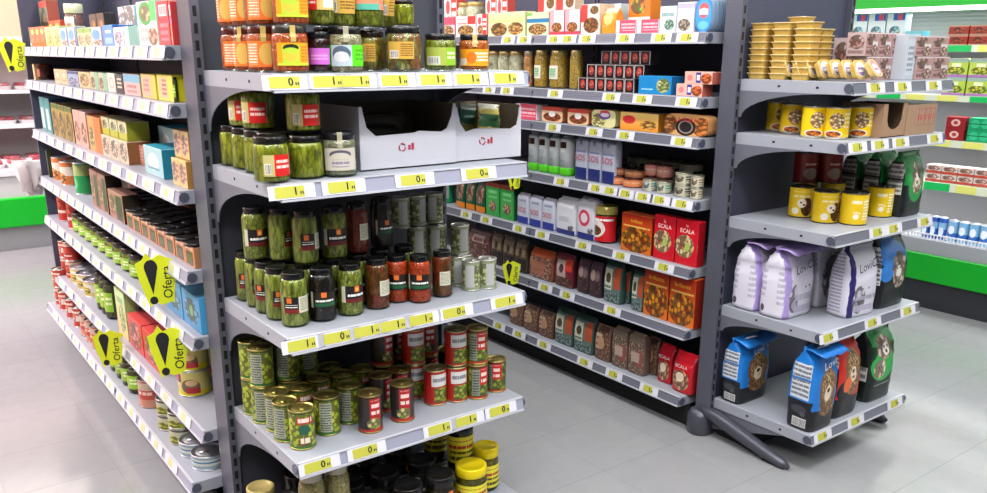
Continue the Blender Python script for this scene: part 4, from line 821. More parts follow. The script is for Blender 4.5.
# left aisle
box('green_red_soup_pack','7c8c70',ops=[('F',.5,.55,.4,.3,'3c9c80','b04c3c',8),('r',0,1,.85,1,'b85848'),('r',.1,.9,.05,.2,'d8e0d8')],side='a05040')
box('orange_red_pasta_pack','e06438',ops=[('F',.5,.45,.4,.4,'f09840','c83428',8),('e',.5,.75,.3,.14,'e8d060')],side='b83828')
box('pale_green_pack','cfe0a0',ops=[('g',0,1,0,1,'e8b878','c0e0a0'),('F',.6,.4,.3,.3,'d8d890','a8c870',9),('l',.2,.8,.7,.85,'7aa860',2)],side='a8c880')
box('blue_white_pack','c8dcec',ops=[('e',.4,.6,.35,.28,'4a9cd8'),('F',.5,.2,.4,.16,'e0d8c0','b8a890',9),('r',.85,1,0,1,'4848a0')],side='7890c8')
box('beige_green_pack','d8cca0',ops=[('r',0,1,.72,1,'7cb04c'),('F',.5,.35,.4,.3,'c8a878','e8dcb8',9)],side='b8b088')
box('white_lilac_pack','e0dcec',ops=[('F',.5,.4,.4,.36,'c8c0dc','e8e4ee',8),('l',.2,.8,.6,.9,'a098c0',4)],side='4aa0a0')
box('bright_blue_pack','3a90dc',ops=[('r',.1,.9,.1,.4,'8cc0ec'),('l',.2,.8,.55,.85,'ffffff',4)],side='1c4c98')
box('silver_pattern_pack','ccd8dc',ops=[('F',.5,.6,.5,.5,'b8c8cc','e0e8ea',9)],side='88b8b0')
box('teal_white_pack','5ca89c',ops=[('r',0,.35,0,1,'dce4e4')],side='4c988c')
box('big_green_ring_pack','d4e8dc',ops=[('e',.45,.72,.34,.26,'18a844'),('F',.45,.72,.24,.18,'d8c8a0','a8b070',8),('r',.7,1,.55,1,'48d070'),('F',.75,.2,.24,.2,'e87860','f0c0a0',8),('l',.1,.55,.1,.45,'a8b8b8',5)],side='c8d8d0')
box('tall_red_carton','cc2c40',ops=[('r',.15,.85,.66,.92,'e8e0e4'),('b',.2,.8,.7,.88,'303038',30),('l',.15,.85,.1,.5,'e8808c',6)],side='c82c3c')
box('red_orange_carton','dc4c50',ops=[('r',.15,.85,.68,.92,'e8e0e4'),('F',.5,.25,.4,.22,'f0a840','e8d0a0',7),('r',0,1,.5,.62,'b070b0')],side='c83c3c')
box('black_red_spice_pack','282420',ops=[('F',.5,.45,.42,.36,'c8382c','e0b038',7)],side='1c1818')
STY['cream_lid_jar']=dict(t='jar',shape='low',cont=('pink spread',['c89090','b87878'],60,1,.4,'805050'),lid='dcdcb8',labels=[(.1,.7,-1.3,1.3,'cream jar label')])
STY['red_round_jar']=dict(t='jar',shape='wide',cont=('dark red jam',['8c2418','6c1810'],60,1,.4,'300a06'),lid='6c2418',labels=[(.2,.7,-1,1,'coral label')])
box('beige_carton','d8bc94',ops=[('l',.2,.8,.2,.85,'b08858',6),('e',.5,.6,.2,.2,'e8d8b8')],side='b89468')
box('blue_grey_carton','9cacc8',ops=[('F',.5,.3,.4,.3,'c8d0dc','7088b0',8),('r',0,1,.8,1,'384878')],side='384060')
box('yellow_beige_carton','dcc08c',ops=[('F',.5,.5,.4,.4,'e8d0a0','c8a060',8)],side='b08c54')
box('beige_mint_carton','c8c4a0',ops=[('r',.55,1,0,1,'8cbc9c'),('F',.3,.4,.25,.35,'d8b890','b09060',8)],side='88a88c')
box('white_seal_carton','dcd8cc',ops=[('e',.5,.5,.3,.3,'b8b0a0'),('e',.5,.5,.2,.2,'dcd8cc')],side='8c887c')
box('black_carton','24221e',ops=[('l',.2,.8,.2,.9,'e0d8c0',5)],side='1a1816')
box('blue_pink_carton','dcb8b0',ops=[('r',0,1,.62,1,'78b4cc'),('l',.2,.8,.15,.5,'b87878',4)],side='a8a088')
box('yellow_pink_carton','e0c070',ops=[('r',.08,.6,.1,.9,'e0b4a0'),('l',.15,.55,.2,.8,'c08078',5),('r',.85,1,0,1,'d8cc30')],side='d4c83c')
box('bright_yellow_carton','e4d848',ops=[('r',.08,.7,.1,.9,'e4c090'),('l',.3,.6,.2,.85,'a85c68',6)],side='e0d820')
box('dark_green_pack','3c4c2c',ops=[('F',.5,.45,.4,.42,'687848','28341c',7)],side='2c3820')
box('teal_carton','4c8c8c',ops=[('r',.1,.7,.1,.7,'b8ccc4')],side='2c5878')
box('olive_yellow_pack','a89044',ops=[('F',.5,.4,.45,.4,'c8a850','6c5c24',7),('r',0,1,.85,1,'5c6c28')],side='4c4820')
box('pink_orange_pack','e0a898',ops=[('F',.5,.4,.4,.3,'e8c8a0','c87858',7)],side='a89090')
box('yellow_orange_box','dca050',ops=[('r',.5,1,0,1,'e07838'),('F',.25,.4,.2,.3,'d8d090','b0a860',7)],side='c87840')
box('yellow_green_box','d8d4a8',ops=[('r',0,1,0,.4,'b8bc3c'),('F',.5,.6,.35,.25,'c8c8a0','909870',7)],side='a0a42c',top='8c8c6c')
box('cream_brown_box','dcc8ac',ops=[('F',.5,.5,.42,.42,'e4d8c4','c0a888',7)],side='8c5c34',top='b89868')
box('pink_brown_box','cc8878',ops=[('l',.15,.85,.15,.85,'f0c8b8',6)],side='a86858',top='8c7058')
box('teal_tea_box','a8d0d4',ops=[('e',.5,.5,.3,.3,'d8e8e8'),('l',.2,.8,.1,.3,'3c8c9c',2)],side='1788a8',top='2c98b0')
box('pink_yellow_pack','dcc07c',ops=[('F',.4,.5,.36,.4,'e8c8a8','c88890',7),('l',.6,.95,.2,.8,'b05870',5)],side='a87c40')
STY['red_label_can']=dict(t='can',base='b83c2c',tin='b8b0a4',ops=[('r',0,1,.3,.62,'e0d8d0'),('F',.5,.5,.1,.3,'d8502c','e8c8a8',9),('l',.3,.7,.7,.85,'f0d8c8',2)])
STY['orange_white_can']=dict(t='can',base='d07840',tin='b8b0a4',ops=[('r',0,1,.4,.8,'e8d8c8'),('F',.5,.3,.14,.25,'d86830','e8b870',9)])
STY['green_white_lid_can']=dict(t='can',base='2c9c58',tin='d8d8dc',ops=[('r',0,1,.6,.95,'a8b870'),('e',.5,.35,.1,.2,'58c888')])
box('dark_window_multipack','c87c50',side='b08058',top='191614',ops=[('r',.15,.85,.08,.72,'2c3018'),('r',.25,.75,.15,.6,'5c6030'),('r',0,1,.8,1,'c86840'),('l',.1,.9,.82,.95,'f0d8b0',1)],t='pack',k=2)
box('pink_dark_pack','a87460',ops=[('r',.5,.95,.05,.9,'3c3420'),('F',.25,.5,.22,.4,'d8a890','b06048',7)],side='2c2820',top='8c6858')
STY['small_pickle_jar']=dict(t='jar',shape='low',cont=('yellow green pickles',['a8ac34','8c9428','bcb848'],80,.7,.35,'282c08'),lid='22211c',labels=[(.1,.6,-.8,.8,'cucumber label')])
box('blue_tuna_multipack','3a94c8',ops=[('F',.5,.5,.42,.36,'88c8e4','2470a8',6),('r',.35,.65,.25,.7,'2c5c3c'),('e',.5,.5,.1,.16,'88b878')],side='4ca8dc',top='68b8e4')
box('red_multipack','c83430',ops=[('F',.5,.5,.4,.4,'e8a898','b82020',7)],side='b82c28',top='cc4844')
box('green_bag_pack','3c6c38',ops=[('l',.2,.8,.3,.7,'a8c890',4)],side='2c5428')
STY['yellow_red_large_can']=dict(t='can',base='ded07c',tin='c0c0bc',ops=[('r',0,1,.0,.2,'e8d820'),('r',.36,.56,.55,.9,'6c2468'),('r',.40,.52,.6,.85,'d83038'),('F',.66,.4,.1,.3,'e8a0a0','e8d088',7),('r',.62,.76,.1,.35,'c83038'),('l',.3,.5,.1,.4,'d07088',3)],asp=.5)
STY['green_yellow_tin']=dict(t='can',base='9aa82c',tin='9c9c94',ops=[('r',0,1,.35,.9,'b8b89c'),('F',.5,.3,.2,.3,'8c9c20','c8c040',12),('r',0,1,.88,1,'3c3c34')],asp=.5)
STY['red_cream_can']=dict(t='can',base='b84434',tin='8c8078',ops=[('r',0,1,0,.3,'c88870'),('r',0,1,.66,.95,'c0a890'),('l',.3,.7,.35,.6,'e8c0b0',3)])
STY['red_tomato_can']=dict(t='can',base='b82c20',tin='a8a098',ops=[('F',.5,.45,.12,.35,'e04c34','a81c14',9),('r',0,1,.8,.95,'d8b8a0'),('l',.3,.7,.1,.3,'f0d0c0',2)])
STY['yellow_white_tin']=dict(t='can',base='c8b878',tin='c4c4cc',ops=[('r',0,1,.3,.8,'d8d4c8'),('F',.5,.4,.12,.3,'d8c040','a89838',9)])
STY['dark_green_sauce_jar']=dict(t='jar',shape='tall',cont=('green sauce',['4a4a20','5c5828'],60,1,.4,'20200c'),lid='1c1c18',labels=[(.2,.7,-1.2,1.2,'cucumber label')])
STY['silver_top_large_tin']=dict(t='can',base='8ca4b0',tin='c4c8cc',ops=[('r',0,1,.3,.8,'c8ccc0'),('r',0,1,.5,.65,'4878a0')])
# chiller
box('milk_carton','dce8ec',ops=[('g',0,1,0,.3,'58c0cc','b8e0e8'),('F',.5,.45,.3,.16,'40a8c0','e0e8e0',6),('r',.35,1,.78,1,'2858c0'),('r',.6,.85,.8,.98,'e04858')],side='b8ccdc',top='d8e4e8',cap='e8ecf0')
box('teal_drink_carton','7cc8d8',ops=[('r',.1,.9,.2,.8,'a8dce4')],side='58b0c4',top='c8e4e8')
box('red_dessert_pack','a83424',ops=[('F',.5,.45,.3,.36,'d86040','7c2014',7),('r',0,1,.85,1,'c89078'),('r',0,1,0,.1,'c8a890')],side='8c2c20',top='c0a090')
box('green_yellow_yogurt_pack','b8cc50',ops=[('F',.5,.35,.4,.22,'e8d84c','6cb048',7),('r',0,1,.8,1,'98b8a8'),('r',0,1,0,.14,'b078b8'),('r',.3,.7,.55,.75,'e8f0c0')],side='90a848',top='b8c890')
box('dark_red_custard_pack','982428',ops=[('e',.5,.5,.24,.3,'e0c0b8'),('e',.5,.5,.12,.16,'b03c3c')],side='701c20',top='8c3030')
box('green_pot_pack','1c9c68',ops=[('e',.3,.5,.2,.36,'38c088'),('e',.75,.5,.2,.36,'38c088'),('r',0,1,.46,.54,'0c5c40')],side='147c50',top='2cac78')
box('red_white_dessert_pack','e0d4cc',ops=[('r',0,1,0,.3,'c84c38'),('F',.5,.6,.42,.3,'c86850','f0e4dc',7)],side='c8a898',top='e8dcd4')
STY['blue_yogurt_pot']=dict(t='can',base='2858b0',tin='d0dcec',tab=0,ops=[('r',0,1,.5,.8,'88b8e0'),('e',.5,.4,.1,.2,'e0ecf8')])
STY['light_blue_yogurt_pot']=dict(t='can',base='7cb4dc',tin='e0e8f0',tab=0,ops=[('r',0,1,.2,.45,'2c68b8'),('e',.5,.6,.1,.2,'f0f4fc')])
STY.pop('art_carton')
ITEMS = [
('carrot_jar', 0.1, 0.1, 0.122, 'orange carrot jar with yellow green label', 'jar', 'lower front row, top shelf of near endcap', 0, [[0.9595, 2.205, 1.6135, -12]]),
('orange_puree_jar', 0.1, 0.1, 0.122, 'side-turned orange jar', 'jar', 'lower row, top shelf of near endcap', 0, [[0.934, 2.525, 1.6135, -10], [0.934, 2.42, 1.6135, -60], [0.934, 2.315, 1.6135, -25]]),
('carrot_jar', 0.1, 0.1, 0.122, 'orange carrot jar with cropped label', 'jar', 'upper row, top shelf of near endcap', 0, [[0.9679, 2.205, 1.7365, -16]]),
('orange_puree_jar', 0.1, 0.1, 0.122, 'sideways orange jar', 'jar', 'upper row, top shelf of near endcap', 0, [[0.934, 2.525, 1.7365, -60], [0.934, 2.42, 1.7365, -40], [0.934, 2.315, 1.7365, -10]]),
('beetroot_jar', 0.072, 0.072, 0.108, 'dark beetroot jar with pink label', 'jar', 'top shelf of near endcap', 0, [[1.0533, 2.225, 1.6135, -25]]),
('white_bean_jar', 0.1, 0.1, 0.122, 'white bean jar with bright green label', 'jar', 'top shelf of near endcap', 0, [[1.1234, 2.205, 1.6135, -22]]),
('pepper_jar', 0.085, 0.085, 0.115, 'pickled pepper jar with oval gold label', 'jar', 'top shelf of near endcap', 0, [[1.2575, 2.3, 1.6135, -40]]),
('red_top_pepper_jar', 0.108, 0.108, 0.128, 'large pickle jar with gold price label', 'jar', 'top shelf of near endcap', 0, [[1.3135, 2.205, 1.6135, -20]]),
('gherkin_jar', 0.1, 0.1, 0.108, 'gherkin jar with olive green label', 'jar', 'top shelf of near endcap', 0, [[1.4412, 2.205, 1.6135, -30]]),
('apricot_jar', 0.096, 0.096, 0.108, 'orange fruit jar with paper seal strip', 'jar', 'top shelf of near endcap', 0, [[1.5674, 2.205, 1.6135, -32]]),
('pepper_jar', 0.1, 0.1, 0.122, 'dim pickle jar', 'jar', 'back row, top shelf of near endcap', 0, [[1.1384, 2.33, 1.6135, 0], [1.2916, 2.42, 1.6135, 0], [1.3754, 2.33, 1.6135, 0]]),
('red_gold_label_jar', 0.09, 0.09, 0.122, 'jar with red and gold label', 'jar', 'upper row, top shelf of near endcap', 0, [[1.0745, 2.26, 1.7365, -20]]),
('gold_label_jar', 0.1, 0.1, 0.122, 'jar with broad gold label', 'jar', 'upper row, top shelf of near endcap', 0, [[1.1557, 2.3, 1.7365, -20]]),
('coral_label_jar', 0.098, 0.098, 0.122, 'gherkin jar with coral label', 'jar', 'upper row, top shelf of near endcap', 0, [[1.2414, 2.285, 1.7365, -25]]),
('gold_label_jar', 0.06, 0.06, 0.122, 'slim jar with brown printed label', 'jar', 'upper row, top shelf of near endcap', 0, [[1.358, 2.36, 1.7365, -30]]),
('plain_pepper_jar', 0.06, 0.06, 0.072, 'small dark lidded gherkin jar', 'jar', 'upper row, top shelf of near endcap', 0, [[1.3451, 2.25, 1.7425, -20]]),
('green_pepper_jar', 0.1, 0.1, 0.125, 'green pepper jar with red label band', 'jar', 'lower front row, second shelf of near endcap', 0, [[0.8827, 2.2, 1.3255, -18]]),
('plain_pepper_jar', 0.096, 0.096, 0.125, 'plain green pepper jar', 'jar', 'lower row, second shelf of near endcap', 0, [[0.93, 2.6, 1.3255, 0], [0.93, 2.5, 1.3255, 0], [0.93, 2.4, 1.3255, 0], [0.93, 2.3, 1.3255, 0]]),
('plain_pepper_jar', 0.1, 0.1, 0.12, 'unlabelled green pepper jar', 'jar', 'lower front row, second shelf of near endcap', 0, [[0.9921, 2.215, 1.3255, 0]]),
('onion_jar', 0.1, 0.1, 0.125, 'white onion jar with seal strip', 'jar', 'lower front row, second shelf of near endcap', 0, [[1.0873, 2.2, 1.3255, -22]]),
('plain_pepper_jar', 0.1, 0.1, 0.125, 'shaded green pepper jar', 'jar', 'lower back row, second shelf of near endcap', 0, [[1.0162, 2.33, 1.3255, 0]]),
('green_pepper_jar', 0.1, 0.1, 0.125, 'green pepper jar with red label', 'jar', 'upper front row, second shelf of near endcap', 0, [[1.0048, 2.245, 1.4515, -32]]),
('green_pepper_jar', 0.1, 0.1, 0.125, 'dim pepper jar', 'jar', 'upper back row, second shelf of near endcap', 0, [[0.935, 2.51, 1.4515, -60], [0.935, 2.4, 1.4515, -60]]),
('white_display_box', 0.343, 0.26, 0.188, 'white display carton with torn front, nearly empty', 'box', 'second shelf of near endcap', 0, [[1.3435, 2.362, 1.3255]]),
('white_display_box_tall', 0.27, 0.26, 0.175, 'white display carton holding snack packets, right end', 'box', 'second shelf of near endcap', 0, [[1.655, 2.375, 1.3255]]),
('snack_packet', 0.11, 0.03, 0.17, 'yellow green snack packet in right white carton', 'packet', 'second shelf', 0, [[1.7, 2.33, 1.332, 10, 0, 0.1]]),
('teal_snack_packet', 0.11, 0.03, 0.168, 'teal snack packet in right white carton', 'packet', 'second shelf', 0, [[1.67, 2.385, 1.332, -8, 0, 0.12]]),
('brown_packet', 0.1, 0.035, 0.17, 'dark crumpled packet in right white carton', 'packet', 'second shelf', 0, [[1.58, 2.4, 1.331, 0]]),
('brown_packet', 0.3, 0.04, 0.15, 'dark packet inside left white carton', 'packet', 'second shelf', 0, [[1.34, 2.45, 1.331, 0]]),
('asparagus_jar', 0.082, 0.082, 0.163, 'asparagus jar with black and cream label', 'jar', 'lower front row, third shelf of near endcap', 0, [[0.9457, 2.255, 0.8855, -5]]),
('black_olive_jar', 0.082, 0.082, 0.163, 'black olive jar, green banded label', 'jar', 'lower front row, third shelf of near endcap', 0, [[1.036, 2.255, 0.8855, -20]]),
('bean_pickle_jar', 0.08, 0.08, 0.163, 'green pickle jar with dark label', 'jar', 'lower front row, third shelf of near endcap', 0, [[1.1302, 2.255, 0.8855, -15]]),
('red_pepper_pickle_jar', 0.078, 0.078, 0.163, 'brown pickle jar, white label turned', 'jar', 'lower front row, third shelf of near endcap', 0, [[1.2304, 2.265, 0.8855, -10]]),
('orange_sauce_jar', 0.075, 0.075, 0.155, 'bright orange sauce jar', 'jar', 'lower front row, third shelf of near endcap', 0, [[1.318, 2.29, 0.8855, -30], [1.376, 2.245, 0.8855, -30]]),
('red_pepper_pickle_jar', 0.07, 0.07, 0.155, 'olive mix jar beside orange jars', 'jar', 'lower front row, third shelf of near endcap', 0, [[1.4701, 2.255, 0.8855, -40]]),
('asparagus_jar', 0.078, 0.078, 0.163, 'asparagus jar in side column', 'jar', 'lower row, third shelf of near endcap', 0, [[0.932, 2.594, 0.8855, 0], [0.932, 2.511, 0.8855, 20], [0.932, 2.428, 0.8855, -20], [0.932, 2.345, 0.8855, 20]]),
('bean_pickle_jar', 0.08, 0.08, 0.163, 'shaded pickle jar', 'jar', 'lower back row, third shelf of near endcap', 0, [[1.03, 2.44, 0.8855], [1.03, 2.35, 0.8855], [1.12, 2.44, 0.8855], [1.12, 2.35, 0.8855], [1.21, 2.35, 0.8855], [1.3, 2.365, 0.8855], [1.39, 2.365, 0.8855]]),
('asparagus_jar', 0.08, 0.08, 0.163, 'asparagus jar with pale label', 'jar', 'upper row, third shelf of near endcap', 0, [[1.0252, 2.33, 1.0495, 20]]),
('bean_pickle_jar', 0.08, 0.08, 0.163, 'green pickle jar with orange flower label', 'jar', 'upper row, third shelf of near endcap', 0, [[1.1267, 2.34, 1.0495, -25]]),
('asparagus_jar', 0.074, 0.074, 0.163, 'thin green bean jar', 'jar', 'upper row, third shelf of near endcap', 0, [[0.979, 2.41, 1.0495, 60]]),
('bean_pickle_jar', 0.08, 0.08, 0.163, 'green pickle jar at left corner', 'jar', 'upper row, third shelf of near endcap', 0, [[0.9228, 2.47, 1.0495, -20]]),
('red_sauce_jar', 0.075, 0.075, 0.163, 'dark red sauce jar', 'jar', 'upper row, third shelf of near endcap', 0, [[1.2172, 2.36, 1.0495, -20]]),
('black_olive_jar', 0.075, 0.075, 0.163, 'dim dark jar', 'jar', 'upper row, third shelf of near endcap', 0, [[1.3185, 2.385, 1.0495, 0]]),
('silver_vegetable_can', 0.064, 0.064, 0.104, 'silver green vegetable can', 'can', 'front group, third shelf of near endcap', 0, [[1.5882, 2.34, 0.8855, 20], [1.5931, 2.262, 0.8855, 0], [1.6523, 2.25, 0.8855, 30]]),
('silver_vegetable_can', 0.064, 0.064, 0.104, 'silver vegetable can', 'can', 'lower back row, third shelf of near endcap', 0, [[1.48, 2.44, 0.8855], [1.55, 2.41, 0.8855], [1.62, 2.35, 0.8855]]),
('silver_vegetable_can', 0.064, 0.064, 0.104, 'pale vegetable can', 'can', 'middle layer, third shelf of near endcap', 0, [[1.475, 2.42, 0.9905, 30], [1.545, 2.4, 0.9905, 0], [1.615, 2.36, 0.9905, 40]]),
('silver_vegetable_can', 0.064, 0.064, 0.104, 'green vegetable can', 'can', 'top layer, third shelf of near endcap', 0, [[1.42, 2.43, 1.0955, 30], [1.49, 2.44, 1.0955, 60], [1.56, 2.44, 1.0955, 0]]),
('green_olive_can', 0.079, 0.079, 0.128, 'green olive can with red name band', 'can', 'front row, fourth shelf of near endcap', 0, [[0.9402, 2.245, 0.4935, -12]]),
('turned_olive_can', 0.079, 0.079, 0.128, 'barcode-side olive can', 'can', 'front row, fourth shelf of near endcap', 0, [[1.0463, 2.29, 0.4935, -25], [1.1426, 2.325, 0.4935, -40]]),
('turned_olive_can', 0.079, 0.079, 0.128, 'left-side green olive can', 'can', 'lower row, fourth shelf of near endcap', 0, [[0.918, 2.58, 0.4935, 10], [0.918, 2.495, 0.4935, -30], [0.93, 2.41, 0.4935, -50], [0.9222, 2.325, 0.4935, -50]]),
('green_olive_can', 0.079, 0.079, 0.128, 'green olive can', 'can', 'back rows, fourth shelf of near endcap', 0, [[1.01, 2.49, 0.4935], [1.01, 2.4, 0.4935], [1.09, 2.53, 0.4935], [1.09, 2.44, 0.4935], [1.17, 2.52, 0.4935], [1.17, 2.43, 0.4935], [1.25, 2.43, 0.4935]]),
('turned_olive_can', 0.079, 0.079, 0.128, 'corner green olive can', 'can', 'upper layer, fourth shelf of near endcap', 0, [[0.918, 2.58, 0.6225, 0], [0.918, 2.495, 0.6225, -40]]),
('turned_olive_can', 0.079, 0.079, 0.128, 'inner green olive can', 'can', 'upper layer, fourth shelf of near endcap', 0, [[1.01, 2.5, 0.6225, -40], [1.09, 2.53, 0.6225, 0]]),
('black_olive_can', 0.079, 0.079, 0.128, 'red labelled black-olive can', 'can', 'front row, fourth shelf of near endcap', 0, [[1.1663, 2.225, 0.4935, -15], [1.2917, 2.235, 0.4935, -30]]),
('black_olive_can', 0.079, 0.079, 0.128, 'black olive can', 'can', 'back row, fourth shelf of near endcap', 0, [[1.27, 2.34, 0.4935, 10], [1.33, 2.43, 0.4935], [1.35, 2.345, 0.4935, -30], [1.42, 2.46, 0.4935], [1.51, 2.51, 0.4935], [1.51, 2.42, 0.4935], [1.6, 2.42, 0.4935]]),
('black_olive_can', 0.079, 0.079, 0.128, 'black olive can stacked', 'can', 'upper layer, fourth shelf of near endcap', 0, [[1.33, 2.43, 0.6225, 0], [1.42, 2.46, 0.6225, -30], [1.51, 2.42, 0.6225, -30]]),
('red_white_olive_can', 0.079, 0.079, 0.128, 'red and white olive can', 'can', 'lower layer, fourth shelf of near endcap', 0, [[1.4543, 2.285, 0.4935, 0], [1.529, 2.265, 0.4935, -10]]),
('red_white_olive_can', 0.079, 0.079, 0.128, 'red and white olive can', 'can', 'upper layer, fourth shelf of near endcap', 0, [[1.425, 2.375, 0.6225, -10], [1.5372, 2.275, 0.6225, -10]]),
('red_white_olive_can', 0.079, 0.079, 0.128, 'half hidden red olive can', 'can', 'lower layer, fourth shelf of near endcap', 0, [[1.425, 2.375, 0.4935, -10]]),
('anchovy_olive_can', 0.075, 0.079, 0.128, 'olive can with upright red lettering', 'can', 'upper layer, fourth shelf of near endcap', 0, [[1.6057, 2.245, 0.6225, -35]]),
('anchovy_olive_can', 0.075, 0.079, 0.128, 'olive can with grey information panel', 'can', 'lower layer, fourth shelf of near endcap', 0, [[1.6019, 2.24, 0.4935, -20]]),
('anchovy_olive_can', 0.071, 0.079, 0.119, 'single olive can at right end', 'can', 'fourth shelf of near endcap', 0, [[1.6936, 2.25, 0.4935, -60]]),
('chickpea_jar', 0.085, 0.085, 0.34, 'tall chickpea jar, pale label', 'jar', 'front of bottom shelf of near endcap', 0, [[0.9385, 2.2, 0.1005, -20], [1.025, 2.2, 0.1005, -20]]),
('gold_lid_jar', 0.095, 0.095, 0.165, 'pickle jar with gold lid', 'jar', 'left of bottom shelf of near endcap', 0, [[0.8768, 2.48, 0.1005, 0]]),
('dark_lid_jar', 0.105, 0.105, 0.165, 'dark lidded jar', 'jar', 'lower layer, bottom shelf of near endcap', 0, [[0.9148, 2.36, 0.1005], [1.0235, 2.5, 0.1005], [1.1191, 2.46, 0.1005], [1.1305, 2.33, 0.1005], [1.2582, 2.46, 0.1005], [1.1444, 2.2, 0.1005], [1.2673, 2.33, 0.1005], [1.3964, 2.46, 0.1005], [1.2831, 2.2, 0.1005], [1.4204, 2.33, 0.1005], [1.4133, 2.2, 0.1005]]),
('green_yellow_tin', 0.1, 0.1, 0.068, 'low tin under brown jar', 'tin', 'rear of bottom shelf of near endcap', 0, [[1.564, 2.46, 0.1005, 0], [1.587, 2.33, 0.1005, -20]]),
('brown_jar_yellow_label', 0.1, 0.1, 0.19, 'brown olive jar with yellow label', 'jar', 'centre of bottom shelf of near endcap', 0, [[1.5882, 2.33, 0.1705, -20]]),
('brown_jar_yellow_label', 0.1, 0.1, 0.19, 'shaded jar with yellow label', 'jar', 'back of bottom shelf of near endcap', 0, [[1.5663, 2.46, 0.1705, -20]]),
('yellow_lid_jar', 0.115, 0.115, 0.155, 'short jar with yellow lid', 'jar', 'front edge of bottom shelf of near endcap', 0, [[1.5496, 2.205, 0.1005, -20]]),
('yellow_lid_jar', 0.095, 0.095, 0.17, 'yellow lidded jar by right corner', 'jar', 'bottom shelf of near endcap', 0, [[1.6641, 2.27, 0.1005, -20]]),
('foil_food_tray', 0.084, 0.084, 0.0238, 'gold foil tray, lowest in left front stack', 'food tray', 'top shelf of far endcap', -90, [[2.95, 2.1521, 1.5705]]),
('foil_food_tray', 0.084, 0.084, 0.0238, 'gold foil tray, second from bottom in left front stack', 'food tray', 'top shelf of far endcap', -90, [[2.95, 2.1521, 1.5943]]),
('foil_food_tray', 0.084, 0.084, 0.0238, 'gold foil tray, third from bottom in left front stack', 'food tray', 'top shelf of far endcap', -90, [[2.95, 2.1521, 1.6181]]),
('foil_food_tray', 0.084, 0.084, 0.0238, 'gold foil tray, fourth from bottom in left front stack', 'food tray', 'top shelf of far endcap', -90, [[2.95, 2.1521, 1.6419]]),
('foil_food_tray', 0.084, 0.084, 0.0238, 'gold foil tray, fifth from bottom in left front stack', 'food tray', 'top shelf of far endcap', -90, [[2.95, 2.1521, 1.6657]]),
('foil_food_tray', 0.084, 0.084, 0.0238, 'gold foil tray, sixth from bottom in left front stack', 'food tray', 'top shelf of far endcap', -90, [[2.95, 2.1521, 1.6895]]),
('foil_food_tray', 0.084, 0.084, 0.0238, 'gold foil tray, seventh from bottom in left front stack', 'food tray', 'top shelf of far endcap', -90, [[2.95, 2.1521, 1.7133]]),
('foil_food_tray', 0.084, 0.084, 0.0238, 'gold foil tray, eighth from bottom in left front stack', 'food tray', 'top shelf of far endcap', -90, [[2.95, 2.1521, 1.7371]]),
('foil_food_tray', 0.084, 0.084, 0.0238, 'gold foil tray, topmost in left front stack', 'food tray', 'top shelf of far endcap', -90, [[2.95, 2.1521, 1.7609]]),
('foil_food_tray', 0.084, 0.084, 0.0238, 'gold foil tray, lowest in second stack', 'food tray', 'top shelf of far endcap', -90, [[2.95, 2.0494, 1.5705]]),
('foil_food_tray', 0.084, 0.084, 0.0238, 'gold foil tray, second from bottom in second stack', 'food tray', 'top shelf of far endcap', -90, [[2.95, 2.0494, 1.5943]]),
('foil_food_tray', 0.084, 0.084, 0.0238, 'gold foil tray, third from bottom in second stack', 'food tray', 'top shelf of far endcap', -90, [[2.95, 2.0494, 1.6181]]),
('foil_food_tray', 0.084, 0.084, 0.0238, 'gold foil tray, fourth from bottom in second stack', 'food tray', 'top shelf of far endcap', -90, [[2.95, 2.0494, 1.6419]]),
('foil_food_tray', 0.084, 0.084, 0.0238, 'gold foil tray, fifth from bottom in second stack', 'food tray', 'top shelf of far endcap', -90, [[2.95, 2.0494, 1.6657]]),
('foil_food_tray', 0.084, 0.084, 0.0238, 'gold foil tray, sixth from bottom in second stack', 'food tray', 'top shelf of far endcap', -90, [[2.95, 2.0494, 1.6895]]),
('foil_food_tray', 0.084, 0.084, 0.0238, 'gold foil tray, seventh from bottom in second stack', 'food tray', 'top shelf of far endcap', -90, [[2.95, 2.0494, 1.7133]]),
('foil_food_tray', 0.084, 0.084, 0.0238, 'gold foil tray, eighth from bottom in second stack', 'food tray', 'top shelf of far endcap', -90, [[2.95, 2.0494, 1.7371]]),
('foil_food_tray', 0.084, 0.084, 0.0238, 'gold foil tray, topmost in second stack', 'food tray', 'top shelf of far endcap', -90, [[2.95, 2.0494, 1.7609]]),
('foil_food_tray', 0.084, 0.084, 0.0238, 'gold foil tray, lowest in third stack', 'food tray', 'top shelf of far endcap', -90, [[2.955, 1.9548, 1.5705]]),
('foil_food_tray', 0.084, 0.084, 0.0238, 'gold foil tray, second from bottom in third stack', 'food tray', 'top shelf of far endcap', -90, [[2.955, 1.9548, 1.5943]]),
('foil_food_tray', 0.084, 0.084, 0.0238, 'gold foil tray, third from bottom in third stack', 'food tray', 'top shelf of far endcap', -90, [[2.955, 1.9548, 1.6181]]),
('foil_food_tray', 0.084, 0.084, 0.0238, 'gold foil tray, fourth from bottom in third stack', 'food tray', 'top shelf of far endcap', -90, [[2.955, 1.9548, 1.6419]]),
('foil_food_tray', 0.084, 0.084, 0.0238, 'gold foil tray, fifth from bottom in third stack', 'food tray', 'top shelf of far endcap', -90, [[2.955, 1.9548, 1.6657]]),
('foil_food_tray', 0.084, 0.084, 0.0238, 'gold foil tray, sixth from bottom in third stack', 'food tray', 'top shelf of far endcap', -90, [[2.955, 1.9548, 1.6895]]),
('foil_food_tray', 0.084, 0.084, 0.0238, 'gold foil tray, seventh from bottom in third stack', 'food tray', 'top shelf of far endcap', -90, [[2.955, 1.9548, 1.7133]]),
('foil_food_tray', 0.084, 0.084, 0.0238, 'gold foil tray, eighth from bottom in third stack', 'food tray', 'top shelf of far endcap', -90, [[2.955, 1.9548, 1.7371]]),
